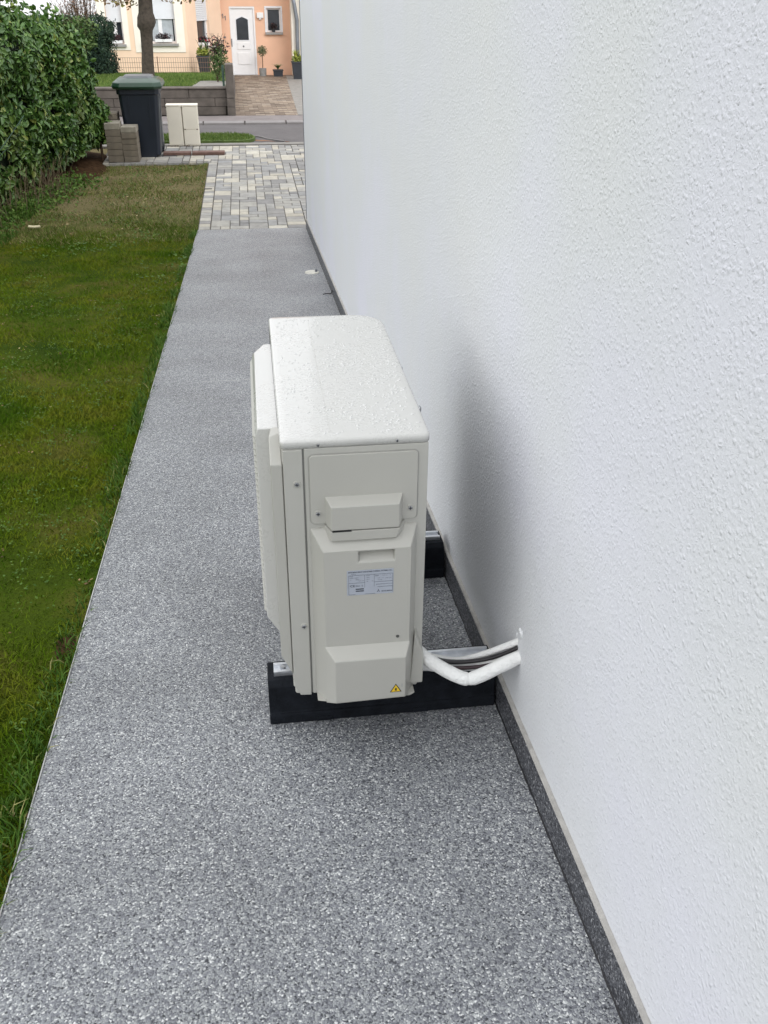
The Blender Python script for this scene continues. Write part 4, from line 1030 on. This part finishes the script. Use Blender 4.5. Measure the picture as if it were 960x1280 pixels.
# ================================================================== PEACH HOUSE
ph = empty('peach_house', (-1, 32, -1.0), 0, 'peach coloured house with a bay, roller shutters and a white front door across the road', 'house')
def pb(mb, name, mt, parent=None, **k):
    o = mb.build(name, mt, parent or ph, **k)
    if parent is None: o.location = -ph.location
    return o
def pc(mb, name, mt, par, **k):    # sub-part in world numbers under a part already moved
    return mb.build(name, mt, par, **k)
BL = at(131, 91, 31).x; BR = at(239, 95, 31).x; ZB, ZTOP = -1.2, 4.2
# bay: front wall with two openings, built from boxes around them
w1 = (at(133, 30, 31).x, at(153, 30, 31).x, at(140, 55, 31).z, 1.15)
w2 = (at(177, 30, 31).x, at(219, 30, 31).x, at(205, 54, 31).z, 1.15)
mb = MB()
xs = [BL, w1[0], w1[1], w2[0], w2[1], BR]
for i in (0, 2, 4): mb.box(xs[i], 31, ZB, xs[i+1], 31.3, ZTOP)
for wv in (w1, w2): mb.box(wv[0], 31, ZB, wv[1], 31.3, wv[2]).box(wv[0], 31, wv[3], wv[1], 31.3, ZTOP)
mb.box(BL, 31.301, ZB, BL+.3, 40, ZTOP)
pb(mb, 'bay_wall', M['peach'])
# diagonal wall of the bay with its own window, then the door wall
D0, D1 = Vector((BR, 31.0)), Vector((at(279, 60, 32.8).x, 32.8))
def diag(u, v, z): # u along, v inward
    d = (D1-D0).normalized(); nrm_ = Vector((-d.y, d.x)); p = D0+d*u+nrm_*v; return (p.x, p.y, z)
LD = (D1-D0).length
def dbox(mb, u0, u1, v0, v1, z0, z1, mi=0):
    return mb.loft([[diag(u0,v0,z0),diag(u1,v0,z0),diag(u1,v1,z0),diag(u0,v1,z0)],[diag(u0,v0,z1),diag(u1,v0,z1),diag(u1,v1,z1),diag(u0,v1,z1)]], mi)
def u_at(px):   # where the view line of this column meets the diagonal wall
    d = fwd + rgt*((px-480)/F) - upv*((30-640)/F); a = d.x/d.y
    dd = (D1-D0); t = (D0.x-a*D0.y)/(a*dd.y-dd.x); return t*LD
ua, ub = u_at(246), u_at(261.5)
z3a, z3b = at(250, 58, 31.8).z, 1.12
mb = MB(); dbox(mb, .001, ua, 0, .25, ZB, ZTOP); dbox(mb, ub, LD, 0, .25, ZB, ZTOP); dbox(mb, ua, ub, 0, .25, ZB, z3a); dbox(mb, ua, ub, 0, .25, z3b, ZTOP)
pb(mb, 'diagonal_wall', M['peach'])
DY = 33.0
dx0, dx1 = at(288.5, 50, DY).x, at(320, 50, DY).x; dz0, dz1 = -1.13, at(305, 8, DY).z
w4 = (at(333, 25, DY).x, at(351, 25, DY).x, at(342, 40, DY).z, at(342, 10, DY).z)
OR = at(363.5, 50, DY).x
mb = MB()
mb.box(D1.x-.1, DY, ZB, dx0, DY+.3, ZTOP).box(dx0, DY, dz1, dx1, DY+.3, ZTOP).box(dx1, DY, ZB, w4[0], DY+.3, ZTOP)
mb.box(w4[0], DY, ZB, w4[1], DY+.3, w4[2]).box(w4[0], DY, w4[3], w4[1], DY+.3, ZTOP).box(w4[1], DY, ZB, OR, DY+.3, ZTOP)
pb(mb, 'entrance_wall', M['salmon'])
pb(MB().box(OR, 32.2, ZB, OR+.40, 40, ZTOP), 'return_wall', M['trim'])
pb(MB().box(OR+.401, 31.9, ZB, 9, 40, ZTOP), 'side_block', M['wwhite'])
pb(MB().box(BL+.31, 39.5, ZB, OR-.01, 40, ZTOP), 'back_wall', M['peach'])
pb(MB().loft([[(BL-.5,30.4,ZTOP+.02),(9.3,30.4,ZTOP+.02),(9.3,41,ZTOP+.02),(BL-.5,41,ZTOP+.02)],[(BL+1,35.5,ZTOP+3),(8,35.5,ZTOP+3),(8,36,ZTOP+3),(BL+1,36,ZTOP+3)]]), 'roof', M['roof'])
# trim bands
def trim_at(wv, t, name='trim', y=31.0):
    mb = MB(); x0, x1, z0, z1 = wv
    mb.box(x0-t, y-.02, z0-t, x0, y-.0005, z1+t).box(x1, y-.02, z0-t, x1+t, y-.0005, z1+t).box(x0, y-.02, z0-t, x1, y-.0005, z0).box(x0, y-.02, z1, x1, y-.0005, z1+t)
    return pb(mb, name, M['trim'])
trim_at(w1, .16); trim_at(w2, .24)
pb(MB().box(BL-.004, 30.97, ZB, BL+.10, 30.999, ZTOP), 'corner_band', M['trim'])
def window(wv, y, depth, zsh, mull, blind=True, frame=.05, curtains=True):
    x0, x1, z0, z1 = wv
    fr = MB(); yi = y+depth
    fr.box(x0, yi, z0, x0+frame, yi+.05, z1).box(x1-frame, yi, z0, x1, yi+.05, z1).box(x0+frame, yi, z0, x1-frame, yi+.05, z0+frame).box(x0+frame, yi, z1-frame, x1-frame, yi+.05, z1)
    if mull is not None: fr.box(mull-.055, yi-.01, z0+frame, mull+.055, yi+.045, z1-frame)
    f = pb(fr, 'window', M['wwhite'])
    if mull is not None:
        MB().box(x0+frame, yi+.02, z0+frame, mull-.056, yi+.03, z1-frame).build('pane', M['glass'], f); MB().box(mull+.056, yi+.02, z0+frame, x1-frame, yi+.03, z1-frame).build('pane', M['glass'], f)
    else: MB().box(x0+frame, yi+.02, z0+frame, x1-frame, yi+.03, z1-frame).build('pane', M['glass'], f)
    if blind:
        sh = MB(); n_ = int((z1-zsh)/.05)
        for i in range(n_): sh.box(x0+.004, yi-.035, zsh+i*.05+.003, x1-.004, yi-.018, zsh+(i+1)*.05-.002)
        sh.box(x0+.004, yi-.03, zsh, x1-.004, yi-.02, z1-.001)
        sh.build('roller_shutter', M['shutter'], f)
    MB().box(x0-.05, y-.09, z0-.07, x1+.05, yi+.04, z0-.004).build('sill', M['sill'], f)
    return f
f1 = window((w1[0]+.0, w1[1], w1[2], w1[3]), 31, .16, at(145, 28, 31).z, at(143.5, 40, 31).x)
f2 = window(w2, 31, .14, at(205, 24, 31).z, at(200.5, 40, 31).x)
# net curtains behind panes: left light, right half light
def curtain(x0, x1, z0, z1, y, par):
    MB().box(x0, y, z0, x1, y+.003, z1).build('curtain', M['curtain'], par)
zc = at(205, 24, 31).z
curtain(at(190,40,31).x, at(198.5,40,31).x, w2[2]+.06, zc, 31.155, f2); curtain(at(203,40,31).x, at(216,40,31).x, w2[2]+.06, zc, 31.155, f2)
# window in the diagonal wall
fr = MB(); zsh = at(250, 26, 31.8).z
v0 = .12; dbox(fr, ua, ub, v0, v0+.04, z3a, z3a+.05); dbox(fr, ub-.07, ub, v0-.03, v0+.04, z3a+.05, z3b)
f3 = pb(fr, 'window', M['wwhite'])
q = MB(); dbox(q, ua, ub-.071, v0+.015, v0+.025, z3a+.05, z3b); q.build('pane', M['glass'], f3)
q = MB(); dbox(q, ua+.002, ua+(ub-ua)*.3, v0+.008, v0+.011, z3a+.06, zsh); q.build('curtain', M['curtain'], f3)
q = MB()
for i in range(int((z3b-zsh)/.05)): dbox(q, ua+.002, ub-.002, v0-.06, v0-.045, zsh+i*.05+.003, zsh+(i+1)*.05-.002)
q.build('roller_shutter', M['shutter'], f3)
q = MB(); dbox(q, ua-.06, ub+.25, -.09, v0, z3a-.06, z3a-.004); q.build('sill', M['trim'], f3)
# small window right of the door
f4 = window(w4, DY, .06, 9, None, blind=False, frame=.045)
pb(MB().box(w4[0]-.05, DY-.02, w4[2]-.03, w4[0], DY-.0005, w4[3]+.05).box(w4[1], DY-.02, w4[2]-.03, w4[1]+.05, DY-.0005, w4[3]+.05).box(w4[0], DY-.02, w4[3], w4[1], DY-.0005, w4[3]+.05), 'trim', M['shutter'])
# door
dm = MB().box(dx0+.006, DY+.04, dz0, dx1-.006, DY+.09, dz1-.01)
door = pb(dm, 'door', M['wwhite'])
MB().box(dx0+.002, DY+.0, dz0, dx0+.05, DY+.039, dz1-.003).box(dx1-.05, DY+.0, dz0, dx1-.002, DY+.039, dz1-.003).box(dx0+.05, DY, dz1-.055, dx1-.05, DY+.039, dz1-.003).build('door_frame', M['wwhite'], door, bevel=.004)
gA, gB = at(296.5, 50, DY), at(309.5, 22, DY)
gm = (gA.x+gB.x)/2
MB().prism([(gA.x,gA.z),(gB.x,gA.z),(gB.x,gB.z-.06),(gB.x-.05,gB.z-.03),(gm,gB.z+.02),(gA.x+.05,gB.z-.03),(gA.x,gB.z-.06)], 'y', DY+.028, DY+.036).build('pane', M['glass'], door)
MB().prism([(gA.x-.03,gA.z-.03),(gB.x+.03,gA.z-.03),(gB.x+.03,gB.z-.04),(gm,gB.z+.06),(gA.x-.03,gB.z-.04)], 'y', DY+.034, DY+.041).build('pane_frame', M['shutter'], door)
pA, pB = at(298, 81, DY), at(313, 66, DY)
MB().box(pA.x, DY+.024, pA.z, pB.x, DY+.0405, pB.z).build('lower_panel', M['wwhite'], door, bevel=.012)
pA, pB = at(297, 62, DY), at(313, 53, DY)
MB().box(pA.x, DY+.026, pA.z, pB.x, DY+.0405, pB.z).build('middle_panel', M['wwhite'], door, bevel=.01)
kp_ = at(304.5, 58, DY); MB().cyl((kp_.x,DY+.026,kp_.z),(kp_.x,DY+.010,kp_.z),.028,.022,12).build('knocker', M['profile'], door)
hp_ = at(290, 54, DY); MB().box(hp_.x-.012,DY-.03,hp_.z-.10,hp_.x+.012,DY+.0,hp_.z+.13).build('handle', M['profile'], door, bevel=.004)
pb(MB().box(dx0-.05, DY-.30, dz0-.06, dx1+.05, DY-.001, dz0-.004), 'door_step', M['sill'])
# house number, bell, lamp
for (px, py) in ((278.5, 20), (281.8, 22.5)):
    c = at(px, py, DY); q = MB().box(c.x-.010, DY-.016, c.z-.062, c.x+.010, DY-.001, c.z+.062).prism([(c.x-.010,c.z+.062),(c.x-.036,c.z+.030),(c.x-.036,c.z+.012),(c.x-.010,c.z+.036)], 'y', DY-.016, DY-.001); pb(q, 'house_number_digit', M['profile'])
c = at(281, 46.5, DY); pb(MB().box(c.x-.035, DY-.02, c.z-.022, c.x+.035, DY-.001, c.z+.022), 'door_bell', M['profile'])
c = at(325, 19, DY)
lampo = empty('wall_lamp', (c.x, DY, c.z), 0, 'small white square wall lamp between the front door and the little window', 'wall lamp')
MB().box(-.10,-.08,-.075,.10,-.002,.075).build('housing', M['wwhite'], lampo, bevel=.01); MB().box(-.04,-.06,-.12,.035,-.002,-.074).build('lower_block', M['wwhite'], lampo, bevel=.008)
# downpipe
dp = pb(MB().tube([(at(364,-4,32).x, 32.08, 1.35), (at(368,6,32).x, 32.08, .86), (at(371,18,32).x, 32.1, .45), (at(371.5,40,32).x, 32.1, -.1), (at(373,85,32).x, 32.1, -1.16)], .058, 10), 'downpipe', M['zinc'], smooth=True)

# ---- pots and plants
M['yg'] = island_mat('yellow_green_leaf', [(0, (.14,.17,.03)), (.6, (.26,.30,.05)), (1, (.42,.42,.09))], .5)
M['ol'] = island_mat('olive_leaf', [(0, (.07,.10,.05)), (.6, (.13,.17,.08)), (1, (.22,.24,.12))], .5)
M['gr'] = island_mat('fresh_green_leaf', [(0, (.04,.08,.025)), (.6, (.08,.15,.04)), (1, (.16,.22,.07))], .5)
M['red'] = island_mat('red_flower', [(0, (.16,.02,.025)), (.6, (.38,.03,.05)), (1, (.50,.10,.12))], .6)
M['dk'] = island_mat('dark_purple_leaf', [(0, (.02,.02,.02)), (.6, (.05,.035,.035)), (1, (.12,.04,.05))], .5)
def ball(n, c, r, sq=(1, 1, 1), pw=.5):
    v = rng.normal(0, 1, (n, 3)); v /= np.linalg.norm(v, axis=1)[:, None]; rad = rng.uniform(0, 1, n)**pw
    return np.array(c)+v*rad[:, None]*r*np.array(sq), v
def sword(mb, c, n, h, spread, wd, curve=.4):
    for i in range(n):
        a = random.uniform(0, 6.28); s = spread*random.uniform(.3, 1); hh = h*random.uniform(.6, 1.05)
        P = [Vector((c[0]+math.cos(a)*s*t**1.6, c[1]+math.sin(a)*s*t**1.6, c[2]+hh*(t-curve*t**3*.5))) for t in (0, .35, .7, 1)]
        r = Vector((-math.sin(a), math.cos(a), 0))*wd
        V = []
        for p, k in zip(P, (.8, 1, .7, .05)): V += [p-r*k, p+r*k]
        mb.add(V, [(0,1,3,2),(2,3,5,4),(4,5,7,6)])
def pot_square(r0, r1, h, mt, par):
    q = MB(); q.loft([[(-r0,-r0,0),(r0,-r0,0),(r0,r0,0),(-r0,r0,0)],[(-r1,-r1,h),(r1,-r1,h),(r1,r1,h),(-r1,r1,h)]]); p = q.build('pot', mt, par, bevel=.01)
    MB().box(-r1-.012,-r1-.012,h-.03,r1+.012,r1+.012,h+.004).build('rim', mt, p, bevel=.004); return p
def pot_at(px, py, Y, lab):
    c = at(px, py, Y); return empty('potted_plant', (c.x, Y, c.z), 0, lab, 'potted plant', 'potted plants in front of the peach house')
e = pot_at(257, 96, 30.6, 'tall dark pot with yellow green foliage standing under the narrow bay window')
pot_square(.13, .205, .56, M['pot'], e)
p, v = ball(500, (0,0,.66), .22, (1,1,.55)); tag(leaf_mass(p, v, .06, 'foliage', M['yg'], e, .5), kind='stuff')
q = MB(); sword(q, (-.08,0,.6), 10, .52, .2, .018); sword(q, (.1,0,.6), 10, .50, .2, .018); tag(q.build('blades', M['ol'], e), kind='stuff')
e = pot_at(273, 110, 22.4, 'bushy shrub with dark red flowers behind the concrete pillar'); e.name = 'flowering_shrub'; e['category'] = 'shrub'; del e['group']
e.location.z = gl_z(-.8, 22.4)
p, v = ball(1300, (.05,0,.42), .25, (.85,.8,1.6)); tag(leaf_mass(p, v, .055, 'foliage', M['gr'], e, .35), kind='stuff')
p, v = ball(24, (-.08,0,.84), .24, (1.25,1,.55)); tag(leaf_mass(p, v, .05, 'flowers', M['red'], e, .6), kind='stuff')
p, v = ball(260, (.05,0,.72), .22, (1.2,1,.9)); tag(leaf_mass(p, v, .05, 'dark_leaves', M['dk'], e, .5), kind='stuff')
for i in range(7): MB().tube([(0,0,0),(random.uniform(-.1,.12),random.uniform(-.1,.1),.45),(random.uniform(-.2,.3),random.uniform(-.1,.1),.95)], lambda t: .009*(1-.6*t), 5).build('stem', M['stem'], e)
e = pot_at(329, 97, 32.5, 'round grey pot with a small ball-headed tree right of the white door')
MB().cyl((0,0,0),(0,0,.27),.105,.115,16).build('pot', M['potgrey'], e, bevel=.008)
MB().tube([(0,0,.25),(.01,0,.45),(0,0,.66)], .012, 6).build('stem', M['stem'], e)
p, v = ball(420, (0,0,.76), .16, (1,1,.95)); tag(leaf_mass(p, v, .05, 'crown', M['ol'], e, .35), kind='stuff')
e = pot_at(348, 98, 32.3, 'low square black pot with arching grassy leaves under the little window')
pot_square(.135, .15, .25, M['pot'], e); q = MB(); sword(q, (0,0,.24), 90, .30, .27, .007, .9); tag(q.build('blades', M['gr'], e), kind='stuff')
e = pot_at(372.5, 102, 31.0, 'tall dark pot with bright yellow green leaves in front of the downpipe')
pot_square(.115, .17, .55, M['pot'], e)
p, v = ball(350, (.02,0,.62), .18, (1,1,.6)); tag(leaf_mass(p, v, .07, 'foliage', M['yg'], e, .5), kind='stuff')
q = MB(); sword(q, (-.05,0,.58), 14, .40, .22, .026); tag(q.build('blades', M['yg'], e), kind='stuff')
def wbox(px, py, Y, wd, lab, mt):
    c = at(px, py, Y); e = empty('window_box', (c.x, Y, c.z), 0, lab, 'window box', 'flower boxes on the sills of the peach house')
    MB().box(-wd/2,-.07,0,wd/2,.07,.08).build('trough', M['wwhite'], e, bevel=.005)
    p, v = ball(260, (0,0,.14), 1, (wd*.5,.09,.10)); tag(leaf_mass(p, v, .05, 'foliage', mt, e, .6), kind='stuff'); return e
wbox(147, 54.2, 31.03, .30, 'flower box with small dark red flowers on the leftmost window sill', M['dk'])
wbox(205, 52.5, 31.02, .50, 'flower box with dark leafy plants on the wide middle window sill', M['dk'])
pR_ = diag((ua+ub)/2, -.0, 0); c = at(255, 57, pR_[1]); e = wbox(255, 56.8, pR_[1]-.02, .34, 'flower box with dark plants on the angled bay window sill', M['dk'])
c = at(342, 40, DY); e = empty('small_potted_plant', (c.x, DY-.02, w4[2]-.002), 0, 'small dark plant on the sill of the little window by the door', 'potted plant')
MB().cyl((0,0,0),(0,0,.11),.05,.065,12).build('pot', M['pot'], e); p, v = ball(160, (0,0,.16), .10); tag(leaf_mass(p, v, .045, 'foliage', M['dk'], e, .6), kind='stuff')

# ================================================================== STREET TREE
TY = 22.6
tb = at(184.8, 92, TY); gz = gl_z(tb.x, TY)
tr = empty('street_tree', (tb.x, TY, gz), 0, 'small tree with a dark trunk and a swollen knob standing behind the bin', 'tree')
tt_ = at(181.0, 8, TY).x - tb.x
rings = []; n = 18
prof = [(0,.165),(.12,.14),(.35,.128),(.6,.122),(.85,.120),(1.0,.135),(1.08,.185),(1.16,.195),(1.24,.185),(1.33,.15),(1.42,.145),(1.8,.135),(2.3,.12),(3.0,.09)]
for z, r in prof:
    cx = tt_*min(z/1.3, 1.6)
    rings.append([(cx+(r*(1+.09*noise.noise(Vector((math.cos(k*6.283/n)*1.6, math.sin(k*6.283/n)*1.6, z*3))) + (.16*noise.noise(Vector((math.cos(k*6.283/n)*3, math.sin(k*6.283/n)*3, z*9))) if 1 < z < 1.35 else 0)))*math.cos(k*6.283/n), r*math.sin(k*6.283/n), z) for k in range(n)])
MB().loft(rings).build('trunk', M['bark'], tr, smooth=True)
tips = []
for i in range(16):
    a = i*2.4+random.uniform(-.3,.3); z0 = random.uniform(1.5, 2.9); L_ = random.uniform(.9, 1.7)
    zz = z0+random.uniform(.2, 1.1)
    pts_ = [(tt_,0,z0),(tt_+math.cos(a)*L_*.5,math.sin(a)*L_*.5,zz),(tt_+math.cos(a)*L_,math.sin(a)*L_,zz+random.uniform(-.3,.4))]
    MB().tube(pts_, lambda t: .045*(1-.8*t), 7, sub=4).build('limb', M['bark'], tr); tips.append(pts_[1]); tips.append(pts_[2])
for (px, py) in ((132,-3),(143,0),(156,-2),(160,3),(216,-4),(228,-2),(240,-4)):      # twigs that hang into view
    c = at(px, py, TY) - Vector((tb.x, TY, gz)); a = Vector((tt_*1.4+.0, 0, 2.0))
    MB().tube([a, (a+c)/2+Vector((0,0,.25)), c], lambda t: .016*(1-.75*t), 5, sub=4).build('limb', M['bark'], tr); tips.append(tuple((a+c)/2)); 
    tips.append((c.x, c.y, c.z))
M['autumn'] = island_mat('autumn_leaf', [(0, (.10,.05,.04)), (.4, (.20,.13,.05)), (.7, (.25,.24,.07)), (1, (.30,.14,.10))], .6)
pts = []; nr = []
for c in tips:
    p, v = ball(34, c, .26, (1.1,1,.5)); pts.append(p); nr.append(v)
tag(leaf_mass(np.concatenate(pts), np.concatenate(nr), .075, 'crown', M['autumn'], tr, .6), kind='stuff')

# ---- dark conifer hedge and autumn shrubs left of the peach house
M['thuja'] = island_mat('thuja_leaf', [(0, (.010,.026,.018)), (.5, (.022,.050,.030)), (1, (.05,.085,.045))], .7)
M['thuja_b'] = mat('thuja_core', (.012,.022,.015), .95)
x0_, x1_ = -5.6, at(129, 60, 27).x
th = empty('conifer_hedge', ((x0_+x1_)/2, 27.5, -.7), 0, 'dark clipped conifer hedge between the laurel and the peach house', 'hedge')
hw_ = (x1_-x0_)/2; th_h = at(115, 30, 27).z+.7
P = []; Nv = []
for i in range(15000):
    f = random.random()
    if f < .7: p = (random.uniform(-hw_, hw_), -.5+random.gauss(0,.05), random.uniform(0, th_h)); nv = (0,-1,.3)
    elif f < .85: p = (hw_+random.gauss(0,.05), random.uniform(-.5, 1.5), random.uniform(0, th_h)); nv = (1,0,.3)
    else: p = (random.uniform(-hw_, hw_), random.uniform(-.5, 1.2), th_h+random.gauss(0,.07)); nv = (0,-.3,1)
    k = .14*noise.noise(Vector((p[0]*2.2, p[1], p[2]*2.2))); P.append((p[0]+nv[0]*k, p[1]+nv[1]*k, p[2]+(k if nv[2] == 1 else 0))); Nv.append(nv)
tag(leaf_mass(P, Nv, .085, 'foliage', M['thuja'], th, .35), kind='stuff')
MB().box(-hw_+.1,-.42,-.1,hw_-.1,1.4,th_h-.1).build('shade_core', M['thuja_b'], th)  # solid box coloured dark for the shade inside the conifers

def bush(name, px, Y, z0, h, r, lab, mt, nl, ls, group=None, tw=40):
    c = at(px, 30, Y); e = empty(name, (c.x, Y, z0), 0, lab, 'shrub', group)
    T = []
    for i in range(tw):
        a = random.uniform(0, 6.28); rr = r*random.uniform(.3, 1); hh = h*random.uniform(.6, 1)
        T.append((math.cos(a)*rr, math.sin(a)*rr*.6, hh))
    q = MB()
    for t in T:
        m_ = (t[0]*.35+random.uniform(-.1,.1), t[1]*.35, t[2]*.55)
        q.tube([(random.uniform(-.05,.05),0,0), m_, t], lambda u: .022*(1-.85*u), 4, sub=3)
        for k in range(3):
            f = random.uniform(.5, .95); b = Vector(m_).lerp(Vector(t), f)
            q.tube([b, b+Vector((random.uniform(-.3,.3), random.uniform(-.2,.2), random.uniform(.1,.45)))], lambda u: .007*(1-.7*u), 3)
    q.build('stems', M['stem'], e)
    P = []; 
    for t in T:
        p, v = ball(max(1, nl//tw), (t[0]*.92, t[1]*.92, t[2]*.9), r*.38, (1,1,1.2)); P.append(p)
    P = np.concatenate(P); tag(leaf_mass(P, np.tile([0,-.4,1], (len(P), 1)), ls, 'foliage', mt, e, .6), kind='stuff')
    return e
M['rust'] = island_mat('rust_leaf', [(0, (.20,.12,.10)), (.5, (.34,.21,.17)), (1, (.46,.33,.24))], .8)
bush('autumn_shrub', 108, 34, -1.2, 3.0, .95, 'reddish brown half bare shrub rising behind the conifer hedge beside the house', M['rust'], 800, .055, tw=40)
bush('bare_shrub', 93, 38, -1.2, 2.9, .9, 'thin grey brown almost leafless shrub behind the laurel hedge top', M['rust'], 90, .05, tw=26)
bush('green_shrub', 90, 25, -.7, 1.50, .5, 'loose dark green shrub between the laurel and the conifer hedge', M['gr'], 2600, .08, tw=40)
